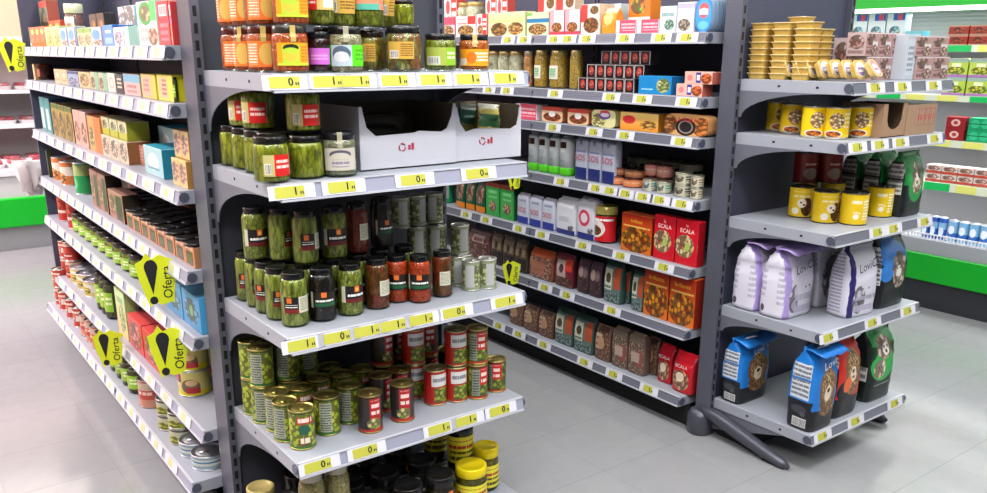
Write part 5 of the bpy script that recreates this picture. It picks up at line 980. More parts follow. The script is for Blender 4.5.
('foil_food_tray', 0.084, 0.084, 0.0238, 'gold foil tray, topmost in third stack', 'food tray', 'top shelf of far endcap', -90, [[2.955, 1.9548, 1.7609]]),
('foil_food_tray', 0.084, 0.084, 0.0238, 'gold foil tray, lowest in tall rear stack', 'food tray', 'top shelf of far endcap', -90, [[3.06, 2.0609, 1.5705]]),
('foil_food_tray', 0.084, 0.084, 0.0238, 'gold foil tray, second from bottom in tall rear stack', 'food tray', 'top shelf of far endcap', -90, [[3.06, 2.0609, 1.5943]]),
('foil_food_tray', 0.084, 0.084, 0.0238, 'gold foil tray, third from bottom in tall rear stack', 'food tray', 'top shelf of far endcap', -90, [[3.06, 2.0609, 1.6181]]),
('foil_food_tray', 0.084, 0.084, 0.0238, 'gold foil tray, fourth from bottom in tall rear stack', 'food tray', 'top shelf of far endcap', -90, [[3.06, 2.0609, 1.6419]]),
('foil_food_tray', 0.084, 0.084, 0.0238, 'gold foil tray, fifth from bottom in tall rear stack', 'food tray', 'top shelf of far endcap', -90, [[3.06, 2.0609, 1.6657]]),
('foil_food_tray', 0.084, 0.084, 0.0238, 'gold foil tray, sixth from bottom in tall rear stack', 'food tray', 'top shelf of far endcap', -90, [[3.06, 2.0609, 1.6895]]),
('foil_food_tray', 0.084, 0.084, 0.0238, 'gold foil tray, seventh from bottom in tall rear stack', 'food tray', 'top shelf of far endcap', -90, [[3.06, 2.0609, 1.7133]]),
('foil_food_tray', 0.084, 0.084, 0.0238, 'gold foil tray, eighth from bottom in tall rear stack', 'food tray', 'top shelf of far endcap', -90, [[3.06, 2.0609, 1.7371]]),
('foil_food_tray', 0.084, 0.084, 0.0238, 'gold foil tray, ninth from bottom in tall rear stack', 'food tray', 'top shelf of far endcap', -90, [[3.06, 2.0609, 1.7609]]),
('foil_food_tray', 0.084, 0.084, 0.0238, 'gold foil tray, topmost in tall rear stack', 'food tray', 'top shelf of far endcap', -90, [[3.06, 2.0609, 1.7847]]),
('foil_food_tray', 0.084, 0.084, 0.0238, 'gold foil tray, lowest in right rear stack', 'food tray', 'top shelf of far endcap', -90, [[3.06, 1.971, 1.5705]]),
('foil_food_tray', 0.084, 0.084, 0.0238, 'gold foil tray, second from bottom in right rear stack', 'food tray', 'top shelf of far endcap', -90, [[3.06, 1.971, 1.5943]]),
('foil_food_tray', 0.084, 0.084, 0.0238, 'gold foil tray, third from bottom in right rear stack', 'food tray', 'top shelf of far endcap', -90, [[3.06, 1.971, 1.6181]]),
('foil_food_tray', 0.084, 0.084, 0.0238, 'gold foil tray, fourth from bottom in right rear stack', 'food tray', 'top shelf of far endcap', -90, [[3.06, 1.971, 1.6419]]),
('foil_food_tray', 0.084, 0.084, 0.0238, 'gold foil tray, fifth from bottom in right rear stack', 'food tray', 'top shelf of far endcap', -90, [[3.06, 1.971, 1.6657]]),
('foil_food_tray', 0.084, 0.084, 0.0238, 'gold foil tray, sixth from bottom in right rear stack', 'food tray', 'top shelf of far endcap', -90, [[3.06, 1.971, 1.6895]]),
('foil_food_tray', 0.084, 0.084, 0.0238, 'gold foil tray, seventh from bottom in right rear stack', 'food tray', 'top shelf of far endcap', -90, [[3.06, 1.971, 1.7133]]),
('foil_food_tray', 0.084, 0.084, 0.0238, 'gold foil tray, topmost in right rear stack', 'food tray', 'top shelf of far endcap', -90, [[3.06, 1.971, 1.7371]]),
('foil_food_tray', 0.1, 0.07, 0.022, 'purple lidded tray leaning on edge', 'food tray', 'top shelf of far endcap', 0, [[2.955, 2.03, 1.606, 10, 1.1868, 0], [2.959, 1.985, 1.606, 10, 1.1868, 0], [2.963, 1.94, 1.606, 10, 1.1868, 0], [2.967, 1.895, 1.606, 10, 1.1868, 0], [2.971, 1.85, 1.606, 10, 1.1868, 0], [2.975, 1.805, 1.606, 10, 1.1868, 0], [2.979, 1.76, 1.606, 10, 1.1868, 0]]),
('pink_food_tray', 0.1, 0.07, 0.022, 'pink lidded tray leaning on edge', 'food tray', 'top shelf of far endcap', 0, [[3.02, 1.725, 1.608, 16, 0.9774, 0]]),
('pouch_carton', 0.09, 0.08, 0.088, 'pinkish brown pouch carton', 'carton', 'lower left of far endcap top shelf', 0, [[3.167, 1.84, 1.5705], [3.2614, 1.84, 1.5705], [3.359, 1.84, 1.5705]]),
('pouch_carton', 0.089, 0.08, 0.088, 'pinkish brown pouch carton', 'carton', 'upper left of far endcap top shelf', 0, [[3.1454, 1.84, 1.6595], [3.2387, 1.84, 1.6595], [3.3352, 1.84, 1.6595]]),
('pouch_carton', 0.127, 0.09, 0.088, 'reddish pouch carton', 'carton', 'lower right of far endcap top shelf', 0, [[3.4546, 1.79, 1.5705], [3.5886, 1.79, 1.5705]]),
('pouch_carton', 0.126, 0.09, 0.078, 'reddish pouch carton', 'carton', 'upper right of far endcap top shelf', 0, [[3.4299, 1.79, 1.6595], [3.5624, 1.79, 1.6595]]),
('pale_pouch_carton', 0.074, 0.09, 0.17, 'pale blue grey upright carton', 'carton', 'middle of far endcap top shelf', 0, [[3.3451, 1.795, 1.5705]]),
('flat_pouch_carton', 0.083, 0.1, 0.05, 'low brown pouch carton', 'carton', 'back of far endcap top shelf', 0, [[3.2015, 2.05, 1.5705], [3.2886, 2.05, 1.5705], [3.386, 2.05, 1.5705]]),
('pouch_carton', 0.085, 0.08, 0.16, 'tall brown printed carton', 'carton', 'rear of far endcap top shelf', 0, [[3.2628, 1.97, 1.5705], [3.3595, 1.97, 1.5705]]),
('yellow_food_can', 0.09, 0.09, 0.118, 'yellow food can with bowl picture', 'can', 'second shelf of far endcap', 0, [[3.0936, 2.15, 1.3575, -30], [3.0312, 2.04, 1.3575, -40], [2.9542, 1.89, 1.3575, -40], [2.982, 1.81, 1.3575, -60], [3.1074, 1.79, 1.3575, -50]]),
('brown_display_box', 0.17, 0.17, 0.128, 'brown cardboard tray with notched front', 'box', 'second shelf of far endcap', 0, [[3.215, 1.797, 1.3575]]),
('red_marked_brown_box', 0.234, 0.16, 0.118, 'brown cardboard box with red print', 'box', 'second shelf of far endcap', 0, [[3.423, 1.792, 1.3575]]),
('dark_lid_jar', 0.09, 0.09, 0.12, 'dark gold jar inside notched cardboard tray', 'jar', 'second shelf of far endcap', 0, [[3.21, 1.8, 1.362]]),
('yellow_dog_food_can', 0.1, 0.1, 0.128, 'yellow pet food can, animal picture', 'can', 'third shelf of far endcap', 0, [[3.1292, 2.02, 1.0085, -55], [3.1009, 1.89, 1.0085, -30]]),
('yellow_pawprint_can', 0.105, 0.105, 0.128, 'yellow pawprint pet food can', 'can', 'third shelf of far endcap', 0, [[3.1598, 1.8, 1.0085, -20], [3.4093, 1.83, 1.0085, -25]]),
('dark_red_food_can', 0.1, 0.1, 0.128, 'dark red pet food can', 'can', 'upper layer, third shelf of far endcap', 0, [[3.2283, 2.08, 1.1375, -30], [3.3138, 2.02, 1.1375, -30]]),
('yellow_dog_food_can', 0.1, 0.1, 0.128, 'shaded yellow pet food can', 'can', 'second row, third shelf of far endcap', 0, [[3.3202, 2.125, 1.0085, -30], [3.3555, 2.02, 1.0085, -30]]),
('green_dog_food_bag', 0.17, 0.095, 0.27, 'green and black pet food bag', 'bag', 'third shelf of far endcap', 0, [[3.515, 2.0, 1.0085], [3.515, 1.895, 1.0085], [3.515, 1.79, 1.0085]]),
('lilac_cat_food_bag', 0.215, 0.13, 0.3, 'white and lilac cat food bag', 'bag', 'fourth shelf of far endcap', 0, [[2.992, 2.095, 0.6185, 0], [2.992, 1.955, 0.6185, 0]]),
('plain_cat_food_bag', 0.22, 0.12, 0.32, 'grey shaded cat food bag', 'bag', 'second row, fourth shelf of far endcap', 0, [[3.26, 1.965, 0.6185, 0]]),
('white_cat_food_bag', 0.19, 0.115, 0.3, 'white cat food bag with navy stripes', 'bag', 'fourth shelf of far endcap', 0, [[3.215, 1.795, 0.6185, -6]]),
('blue_black_cat_food_bag', 0.22, 0.12, 0.31, 'blue and black pet food bag', 'bag', 'fourth shelf of far endcap', 0, [[3.455, 1.8, 0.6185, 0]]),
('blue_dog_food_bag', 0.21, 0.115, 0.3, 'blue dog food bag near the post', 'bag', 'bottom shelf of far endcap', 0, [[2.99, 2.12, 0.1815, 0]]),
('blue_dog_food_bag', 0.17, 0.125, 0.36, 'blue dog food bag with folded top', 'bag', 'bottom shelf of far endcap', 0, [[2.972, 1.775, 0.1815, 0]]),
('red_dog_food_bag', 0.18, 0.12, 0.345, 'red dog food bag', 'bag', 'bottom shelf of far endcap', 0, [[3.175, 1.79, 0.1815, 0]]),
('dark_green_puppy_bag', 0.2, 0.12, 0.33, 'green dog food bag with two puppies', 'bag', 'bottom shelf of far endcap', 0, [[3.46, 1.8, 0.1815, 0]]),
('pink_mix_carton', 0.211, 0.118, 0.112, 'pink and white mix carton', 'carton', 'top shelf of middle aisle', -90, [[2.895, 4.2881, 1.7525]]),
('breadcrumb_carton', 0.197, 0.118, 0.112, 'white breadcrumb carton with red corner', 'carton', 'top shelf of middle aisle', -90, [[2.895, 4.0725, 1.7525]]),
('red_white_carton', 0.098, 0.071, 0.118, 'narrow red and white carton', 'carton', 'top shelf of middle aisle', -90, [[2.8713, 3.9165, 1.7525]]),
('long_noodle_carton', 0.322, 0.069, 0.121, 'long pale green food carton', 'carton', 'top shelf of middle aisle', -90, [[2.87, 3.6945, 1.7525]]),
('blue_stripe_noodle_carton', 0.173, 0.069, 0.112, 'pale carton with blue stripe', 'carton', 'top shelf of middle aisle', -90, [[2.87, 3.4328, 1.7525]]),
('pink_soup_carton', 0.108, 0.079, 0.117, 'white and pink soup carton', 'carton', 'top shelf of middle aisle', -90, [[2.875, 3.2841, 1.7525], [2.875, 3.1698, 1.7525]]),
('stew_carton', 0.13, 0.095, 0.135, 'stew carton with red corner', 'carton', 'top shelf of middle aisle', -90, [[2.8831, 3.0439, 1.7525]]),
('orange_pouch', 0.093, 0.068, 0.113, 'orange pouch', 'pouch', 'top shelf of middle aisle', -90, [[2.8695, 2.9259, 1.7525]]),
('red_pack_white_edge', 0.127, 0.092, 0.058, 'low red pack with white edge', 'carton', 'top shelf of middle aisle', -90, [[2.8819, 2.8097, 1.7525], [2.8819, 2.6758, 1.7525]]),
('silver_mint_carton', 0.091, 0.066, 0.108, 'pale mint silver carton', 'carton', 'top shelf of middle aisle', -90, [[2.8686, 2.561, 1.7525]]),
('lilac_grey_carton', 0.092, 0.067, 0.12, 'pale lilac grey carton', 'carton', 'top shelf of middle aisle', -90, [[2.8691, 2.4644, 1.7525]]),
('blue_round_tin', 0.088, 0.118, 0.135, 'row of blue oval fish tins', 'tin pack', 'top shelf of middle aisle', -90, [[2.895, 2.3691, 1.7525]]),
('orange_carrot_carton', 0.136, 0.069, 0.164, 'orange carton with carrot picture', 'carton', 'behind front row, top shelf of middle aisle', -90, [[2.97, 2.827, 1.7525]]),
('silver_mint_carton', 0.129, 0.069, 0.14, 'pale carton', 'carton', 'second row, top shelf of middle aisle', -90, [[3.0, 3.043, 1.7525]]),
('red_white_carton', 0.097, 0.059, 0.229, 'tall red and white carton', 'carton', 'second row, top shelf of middle aisle', -90, [[2.975, 3.9825, 1.7525], [2.975, 3.8795, 1.7525]]),
('red_white_carton', 0.133, 0.069, 0.249, 'red white carton at back', 'carton', 'second row, top shelf of middle aisle', -90, [[2.99, 4.4027, 1.7525]]),
('cream_sauce_jar', 0.121, 0.121, 0.199, 'yellow topped jar', 'jar', 'second row, top shelf of middle aisle', -90, [[3.0174, 4.3504, 1.7525], [3.0174, 4.2255, 1.7525]]),
('stew_carton', 0.141, 0.059, 0.2, 'stew carton', 'carton', 'second row, top shelf of middle aisle', -90, [[2.965, 3.482, 1.7525], [2.965, 3.3333, 1.7525]]),
('peach_sauce_jar', 0.061, 0.061, 0.182, 'peach coloured sauce jar', 'jar', 'second shelf of middle aisle', -90, [[2.8661, 3.9301, 1.4933]]),
('cream_sauce_jar', 0.096, 0.096, 0.182, 'cream sauce jar with pink label', 'jar', 'second shelf of middle aisle', -90, [[2.8846, 3.8533, 1.4933], [2.8846, 3.7542, 1.4933], [2.8846, 3.655, 1.4933]]),
('peach_sauce_jar', 0.057, 0.057, 0.182, 'pinkish sauce jar', 'jar', 'second shelf of middle aisle', -90, [[2.864, 3.5332, 1.4933]]),
('chickpea_glass_jar', 0.077, 0.077, 0.187, 'chickpea jar with pale label', 'jar', 'second shelf of middle aisle', -90, [[2.874, 3.4382, 1.4933]]),
('chickpea_glass_jar', 0.1, 0.1, 0.187, 'chickpea jar with green label', 'jar', 'second shelf of middle aisle', -90, [[2.8859, 3.3136, 1.4933]]),
('large_chickpea_jar', 0.068, 0.068, 0.187, 'chickpea jar without label', 'jar', 'second shelf of middle aisle', -90, [[2.8696, 3.1671, 1.4933]]),
('small_red_face_box', 0.059, 0.059, 0.061, 'small black box with red oval', 'box', 'lowest row, second shelf of middle aisle', -90, [[2.865, 3.0831, 1.4933], [2.865, 3.0206, 1.4933], [2.865, 2.958, 1.4933], [2.865, 2.8955, 1.4933], [2.865, 2.833, 1.4933], [2.865, 2.7704, 1.4933]]),
('small_red_face_box', 0.059, 0.059, 0.061, 'small black box with red oval', 'box', 'middle row, second shelf of middle aisle', -90, [[2.875, 3.0359, 1.5553], [2.875, 2.9734, 1.5553], [2.875, 2.9108, 1.5553], [2.875, 2.8483, 1.5553], [2.875, 2.7858, 1.5553], [2.875, 2.7232, 1.5553]]),
('small_red_face_box', 0.059, 0.059, 0.061, 'small black box with red oval', 'box', 'upper row, second shelf of middle aisle', -90, [[2.885, 2.9498, 1.6173], [2.885, 2.8872, 1.6173], [2.885, 2.8247, 1.6173], [2.885, 2.7622, 1.6173], [2.885, 2.6996, 1.6173]]),
('blue_soup_box', 0.193, 0.079, 0.078, 'long blue soup box', 'box', 'second shelf of middle aisle', -90, [[2.875, 2.6155, 1.4933]]),
('pink_orange_tea_box', 0.141, 0.069, 0.05, 'pink and orange box', 'box', 'lower layer, second shelf of middle aisle', -90, [[2.87, 2.419, 1.4933]]),
('pink_orange_tea_box', 0.145, 0.069, 0.05, 'pink and orange box', 'box', 'upper layer, second shelf of middle aisle', -90, [[2.87, 2.3741, 1.5442]]),
('fruit_cake_box', 0.163, 0.079, 0.075, 'rounded fruit pack', 'pack', 'third shelf of middle aisle', -90, [[2.875, 3.3041, 1.3269]]),
('fruit_cake_box', 0.152, 0.079, 0.076, 'rounded reddish pack', 'pack', 'third shelf of middle aisle', -90, [[2.875, 3.1076, 1.3269]]),
('round_end_loaf_pack', 0.161, 0.079, 0.081, 'pale yellow pack with purple circle', 'pack', 'third shelf of middle aisle', -90, [[2.875, 2.9283, 1.3269]]),
('orange_loaf_box', 0.235, 0.079, 0.08, 'long orange box with red oval', 'box', 'third shelf of middle aisle', -90, [[2.875, 2.6994, 1.3269]]),
('pate_pack', 0.241, 0.069, 0.092, 'large pate pack with black round seal', 'pack', 'third shelf of middle aisle', -90, [[2.87, 2.4243, 1.3269]]),
('red_pack_white_edge', 0.176, 0.079, 0.08, 'red pack behind white carton', 'pack', 'third shelf of middle aisle', -90, [[2.875, 3.5157, 1.3269]]),
('white_spray_bottle', 0.082, 0.082, 0.201, 'white bottle with green base', 'bottle', 'fourth shelf of middle aisle', -90, [[2.8774, 3.475, 1.0613], [2.8774, 3.3902, 1.0613], [2.8774, 3.3054, 1.0613], [2.8774, 3.2206, 1.0613]]),
('rice_bag', 0.091, 0.059, 0.216, 'dim white rice bag', 'bag', 'fourth shelf of middle aisle', -90, [[2.865, 3.0793, 1.0613], [2.865, 2.9835, 1.0613], [2.865, 2.8877, 1.0613]]),
('orange_pate_jar', 0.106, 0.106, 0.041, 'small orange pate jar', 'jar', 'lower layer, fourth shelf of middle aisle', -90, [[2.8897, 2.8682, 1.0613], [2.8897, 2.7587, 1.0613]]),
('blue_seafood_tin', 0.063, 0.063, 0.051, 'small blue seafood tin', 'tin', 'fourth shelf of middle aisle', -90, [[2.8672, 2.6388, 1.0613]]),
('teal_seafood_tin', 0.067, 0.067, 0.052, 'small teal seafood tin', 'tin', 'fourth shelf of middle aisle', -90, [[2.8689, 2.552, 1.0613]]),
('dark_fish_tin', 0.074, 0.074, 0.052, 'small cream tin with dark print', 'tin', 'fourth shelf of middle aisle', -90, [[2.8726, 2.4441, 1.0613]]),
('brown_fish_tin', 0.054, 0.054, 0.05, 'small cream tin at right end', 'tin', 'fourth shelf of middle aisle', -90, [[2.8625, 2.3595, 1.0613]]),
('brown_pate_jar', 0.106, 0.106, 0.041, 'small pate jar', 'jar', 'upper layer, fourth shelf of middle aisle', -90, [[2.8997, 2.8682, 1.1035], [2.8997, 2.7587, 1.1035]]),
('dark_fish_tin', 0.074, 0.074, 0.052, 'small cream tin', 'tin', 'upper layer, fourth shelf of middle aisle', -90, [[2.8726, 2.4441, 1.1145]]),
('brown_fish_tin', 0.054, 0.054, 0.05, 'small cream tin', 'tin', 'right upper layer, fourth shelf of middle aisle', -90, [[2.8625, 2.3595, 1.1125]]),
('brown_pate_jar', 0.075, 0.075, 0.055, 'small brown pate jar', 'jar', 'second row, fourth shelf of middle aisle', -90, [[2.9389, 2.6925, 1.0613], [2.9389, 2.6148, 1.0613]]),
('pink_pate_jar', 0.075, 0.075, 0.055, 'small brown pate jar', 'jar', 'second row upper layer, fourth shelf of middle aisle', -90, [[2.9389, 2.6925, 1.1175], [2.9389, 2.6148, 1.1175]]),
('dark_fish_tin', 0.109, 0.109, 0.11, 'shaded tin at the back', 'tin', 'third row, fourth shelf of middle aisle', -90, [[3.0913, 2.9289, 1.0613], [3.0913, 2.8162, 1.0613], [3.0913, 2.7035, 1.0613], [3.0913, 2.5909, 1.0613]]),
('round_green_can', 0.087, 0.087, 0.138, 'round green can', 'can', 'fifth shelf of middle aisle', -90, [[2.879, 4.3465, 0.7621]]),
('mushroom_mix_bag', 0.098, 0.049, 0.173, 'dark green bag with orange base', 'bag', 'fifth shelf of middle aisle', -90, [[2.86, 4.1404, 0.7621], [2.86, 4.0368, 0.7621], [2.86, 3.9332, 0.7621]]),
('green_rice_carton', 0.127, 0.069, 0.19, 'bright green carton with red top', 'carton', 'fifth shelf of middle aisle', -90, [[2.87, 3.8091, 0.7621], [2.87, 3.6746, 0.7621]]),
('small_rice_bag', 0.102, 0.049, 0.167, 'small white rice bag with blue base', 'bag', 'fifth shelf of middle aisle', -90, [[2.86, 3.5355, 0.7621], [2.86, 3.4277, 0.7621], [2.86, 3.32, 0.7621]]),
('white_flour_bag', 0.155, 0.079, 0.19, 'plain white bag', 'bag', 'fifth shelf of middle aisle', -90, [[2.875, 3.1841, 0.7621]]),
('red_circle_flour_bag', 0.133, 0.079, 0.211, 'white bag with red circle', 'bag', 'fifth shelf of middle aisle', -90, [[2.875, 3.0318, 0.7621]]),
('red_tomato_jar', 0.116, 0.116, 0.183, 'red labelled jar with yellow lid', 'jar', 'fifth shelf of middle aisle', -90, [[2.8937, 2.9355, 0.7621]]),
('orange_rice_box', 0.193, 0.069, 0.18, 'orange rice box', 'box', 'fifth shelf of middle aisle', -90, [[2.87, 2.6785, 0.7621]]),
('red_ecala_box', 0.124, 0.049, 0.202, 'red food box with white lettering', 'box', 'fifth shelf of middle aisle', -90, [[2.86, 2.505, 0.7621], [2.86, 2.3742, 0.7621]]),
('pink_legume_bag', 0.224, 0.069, 0.168, 'pinkish legume bag', 'bag', 'sixth shelf of middle aisle', -90, [[2.87, 3.9591, 0.4789]]),
('bean_bag', 0.106, 0.049, 0.19, 'dark bean bag', 'bag', 'sixth shelf of middle aisle', -90, [[2.86, 3.7748, 0.4789], [2.86, 3.6625, 0.4789], [2.86, 3.5502, 0.4789]]),
('orange_top_bag', 0.202, 0.079, 0.162, 'legume bag with orange top', 'bag', 'sixth shelf of middle aisle', -90, [[2.875, 3.3786, 0.4789]]),
('maroon_lentil_bag', 0.143, 0.059, 0.177, 'maroon lentil bag', 'bag', 'sixth shelf of middle aisle', -90, [[2.865, 3.188, 0.4789]]),
('purple_bean_bag', 0.085, 0.049, 0.18, 'purple brown bean bag', 'bag', 'sixth shelf of middle aisle', -90, [[2.86, 3.0365, 0.4789], [2.86, 2.9471, 0.4789]]),
('green_band_legume_bag', 0.119, 0.054, 0.212, 'green and cream legume bag', 'bag', 'sixth shelf of middle aisle', -90, [[2.8625, 2.825, 0.4789]]),
('green_band_legume_bag', 0.052, 0.049, 0.189, 'slim green legume bag', 'bag', 'sixth shelf of middle aisle', -90, [[2.91, 2.7776, 0.4789]]),
('green_band_legume_bag', 0.075, 0.044, 0.203, 'narrow green legume bag', 'bag', 'sixth shelf of middle aisle', -90, [[2.8575, 2.655, 0.4789]]),
('orange_rice_box', 0.148, 0.059, 0.228, 'orange rice box', 'box', 'sixth shelf of middle aisle', -90, [[2.865, 2.5342, 0.4789], [2.865, 2.378, 0.4789]]),
('brown_pulse_bag', 0.124, 0.059, 0.146, 'brown pulse bag', 'bag', 'bottom shelf of middle aisle', -90, [[2.865, 3.5878, 0.1589], [2.865, 3.4569, 0.1589], [2.865, 3.3259, 0.1589]]),
('green_band_legume_bag', 0.146, 0.069, 0.199, 'green topped legume bag', 'bag', 'bottom shelf of middle aisle', -90, [[2.87, 3.175, 0.1589], [2.87, 3.0207, 0.1589]]),
('brown_pulse_bag', 0.111, 0.059, 0.184, 'shaded brown bag', 'bag', 'bottom shelf of middle aisle', -90, [[2.865, 2.8775, 0.1589]]),
('tall_grain_bag', 0.107, 0.059, 0.206, 'tall grain bag', 'bag', 'bottom shelf of middle aisle', -90, [[2.865, 2.7552, 0.1589], [2.865, 2.6421, 0.1589]]),
('brown_pulse_bag', 0.075, 0.059, 0.186, 'brown bag', 'bag', 'second row, bottom shelf of middle aisle', -90, [[2.925, 2.5964, 0.1589]]),
('red_ecala_bag', 0.089, 0.059, 0.19, 'red bag half hidden behind another', 'bag', 'bottom shelf of middle aisle', -90, [[2.895, 2.482, 0.1589]]),
('red_ecala_bag', 0.122, 0.079, 0.191, 'front red bag with white lettering', 'bag', 'bottom shelf of middle aisle', -90, [[2.875, 2.3494, 0.1589]]),
('green_red_soup_pack', 0.037, 0.03, 0.105, 'narrow green soup pack', 'pack', 'top shelf of left aisle', -90, [[0.845, 5.4117, 1.6869]]),
('orange_red_pasta_pack', 0.133, 0.097, 0.101, 'orange red pasta pack', 'pack', 'top shelf of left aisle', -90, [[0.8791, 5.322, 1.6869], [0.8791, 5.1816, 1.6869], [0.8791, 5.0413, 1.6869]]),
('pale_green_pack', 0.184, 0.118, 0.095, 'pale green pack', 'pack', 'top shelf of left aisle', -90, [[0.89, 4.8736, 1.6869], [0.89, 4.6786, 1.6869]]),
('blue_white_pack', 0.17, 0.118, 0.083, 'blue and white pack', 'pack', 'top shelf of left aisle', -90, [[0.89, 4.4911, 1.6869], [0.89, 4.3111, 1.6869]]),
('beige_green_pack', 0.13, 0.094, 0.076, 'beige pack with green top', 'pack', 'top shelf of left aisle', -90, [[0.8779, 4.1318, 1.6869], [0.8779, 3.9948, 1.6869]]),
('blue_white_pack', 0.2, 0.118, 0.074, 'pale blue pack', 'pack', 'top shelf of left aisle', -90, [[0.89, 3.8207, 1.6869]]),
('bright_blue_pack', 0.153, 0.111, 0.078, 'bright blue pack', 'pack', 'top shelf of left aisle', -90, [[0.8865, 3.6345, 1.6869]]),
('white_lilac_pack', 0.142, 0.103, 0.067, 'white lilac pack', 'pack', 'top shelf of left aisle', -90, [[0.8824, 3.4789, 1.6869]]),
('teal_white_pack', 0.194, 0.118, 0.067, 'teal and white pack', 'pack', 'top shelf of left aisle', -90, [[0.89, 3.3012, 1.6869]]),
('big_green_ring_pack', 0.23, 0.059, 0.143, 'tall pack with green ring', 'pack', 'top shelf of left aisle', -90, [[0.86, 3.0769, 1.6869]]),
('tall_red_carton', 0.119, 0.049, 0.135, 'tall red carton with barcode', 'carton', 'top shelf of left aisle', -90, [[0.855, 2.8866, 1.6869]]),
('red_orange_carton', 0.018, 0.049, 0.131, 'tall red and orange carton', 'carton', 'top shelf of left aisle', -90, [[0.855, 2.809, 1.6869]]),
('green_red_soup_pack', 0.242, 0.059, 0.245, 'green red patterned pack', 'pack', 'second row, top shelf of left aisle', -90, [[0.94, 5.4069, 1.6869]]),
('cream_lid_jar', 0.092, 0.092, 0.21, 'jar with wide cream lid', 'jar', 'second row, top shelf of left aisle', -90, [[0.9665, 4.8969, 1.6869]]),
('black_red_spice_pack', 0.137, 0.049, 0.141, 'black and red spice pack', 'pack', 'second row, top shelf of left aisle', -90, [[0.945, 4.2833, 1.6869], [0.945, 4.1385, 1.6869]]),
('silver_pattern_pack', 0.245, 0.049, 0.151, 'tall silver pack', 'pack', 'second row, top shelf of left aisle', -90, [[0.935, 3.6531, 1.6869]]),
('orange_red_pasta_pack', 0.171, 0.049, 0.134, 'low red pack', 'pack', 'second row, top shelf of left aisle', -90, [[0.935, 5.4262, 1.6869], [0.935, 5.2453, 1.6869], [0.935, 5.0645, 1.6869]]),
('beige_carton', 0.049, 0.036, 0.087, 'narrow brown carton', 'carton', 'second shelf of left aisle', -90, [[0.8482, 5.458, 1.5077]]),
('red_round_jar', 0.103, 0.103, 0.086, 'dark red round jar', 'jar', 'second shelf of left aisle', -90, [[0.8824, 5.4675, 1.5077]]),
('beige_carton', 0.154, 0.112, 0.071, 'beige carton', 'carton', 'second shelf of left aisle', -90, [[0.8868, 4.7828, 1.5077], [0.8868, 4.6204, 1.5077]]),
('blue_grey_carton', 0.233, 0.118, 0.069, 'blue grey carton', 'carton', 'second shelf of left aisle', -90, [[0.89, 4.416, 1.5077]]),
('yellow_beige_carton', 0.23, 0.118, 0.069, 'yellow beige carton', 'carton', 'second shelf of left aisle', -90, [[0.89, 4.171, 1.5077]]),
('beige_mint_carton', 0.145, 0.106, 0.073, 'beige carton with mint side', 'carton', 'second shelf of left aisle', -90, [[0.8837, 3.9725, 1.5077], [0.8837, 3.8192, 1.5077]]),
('white_seal_carton', 0.124, 0.09, 0.075, 'narrow white carton with seal', 'carton', 'second shelf of left aisle', -90, [[0.8758, 3.677, 1.5077]]),
('black_carton', 0.117, 0.085, 0.074, 'narrow black carton', 'carton', 'second shelf of left aisle', -90, [[0.8732, 3.5498, 1.5077]]),
('blue_pink_carton', 0.227, 0.059, 0.078, 'blue and pink carton', 'carton', 'second shelf of left aisle', -90, [[0.86, 3.3682, 1.5077]]),
('yellow_pink_carton', 0.178, 0.059, 0.083, 'yellow carton with pink panel', 'carton', 'second shelf of left aisle', -90, [[0.86, 3.1407, 1.5077]]),
('bright_yellow_carton', 0.171, 0.059, 0.085, 'bright yellow carton', 'carton', 'second shelf of left aisle', -90, [[0.86, 2.9441, 1.5077]]),
('dark_green_sauce_jar', 0.016, 0.016, 0.08, 'dark green jar beside yellow carton', 'jar', 'second shelf of left aisle', -90, [[0.8383, 2.8548, 1.5077]]),
('teal_carton', 0.142, 0.104, 0.189, 'teal carton', 'carton', 'third shelf of left aisle', -90, [[0.8826, 5.3536, 1.2293], [0.8826, 5.2034, 1.2293]]),
('olive_yellow_pack', 0.17, 0.118, 0.171, 'olive yellow pack', 'pack', 'third shelf of left aisle', -90, [[0.89, 5.0099, 1.2293], [0.89, 4.83, 1.2293], [0.89, 4.6502, 1.2293]]),
('pink_orange_pack', 0.135, 0.098, 0.166, 'pink orange pack', 'pack', 'third shelf of left aisle', -90, [[0.8798, 4.4658, 1.2293], [0.8798, 4.3236, 1.2293]]),
('yellow_orange_box', 0.24, 0.118, 0.155, 'yellow and orange box', 'box', 'third shelf of left aisle', -90, [[0.89, 4.105, 1.2293]]),
('cream_brown_box', 0.138, 0.089, 0.091, 'cream box with brown end', 'box', 'third shelf of left aisle', -90, [[0.875, 3.9054, 1.2293], [0.875, 3.7598, 1.2293], [0.875, 3.6141, 1.2293]]),
('yellow_green_box', 0.131, 0.089, 0.075, 'yellow green box standing on cream box', 'box', 'third shelf of left aisle', -90, [[0.885, 3.9254, 1.3213], [0.885, 3.7798, 1.3213], [0.885, 3.6341, 1.3213]]),
('pink_brown_box', 0.241, 0.099, 0.079, 'pink brown box', 'box', 'third shelf of left aisle', -90, [[0.925, 3.5798, 1.2293]]),
('teal_tea_box', 0.231, 0.118, 0.105, 'teal tea box', 'box', 'front of third shelf of left aisle', -90, [[0.89, 3.1882, 1.2293]]),
('teal_tea_box', 0.203, 0.099, 0.151, 'taller teal tea box', 'box', 'second row, third shelf of left aisle', -90, [[1.01, 3.4581, 1.2293]]),
('pink_yellow_pack', 0.076, 0.059, 0.092, 'pink and yellow pack', 'pack', 'lower layer, third shelf of left aisle', -90, [[0.86, 2.9203, 1.2293], [0.86, 2.8399, 1.2293]]),
('pink_yellow_pack', 0.076, 0.059, 0.092, 'pink and yellow pack', 'pack', 'upper layer, third shelf of left aisle', -90, [[0.875, 2.9203, 1.3225], [0.875, 2.8399, 1.3225]]),
('dark_green_pack', 0.021, 0.03, 0.158, 'dark green pack', 'pack', 'fourth shelf of left aisle', -90, [[0.845, 5.4458, 0.9573]]),
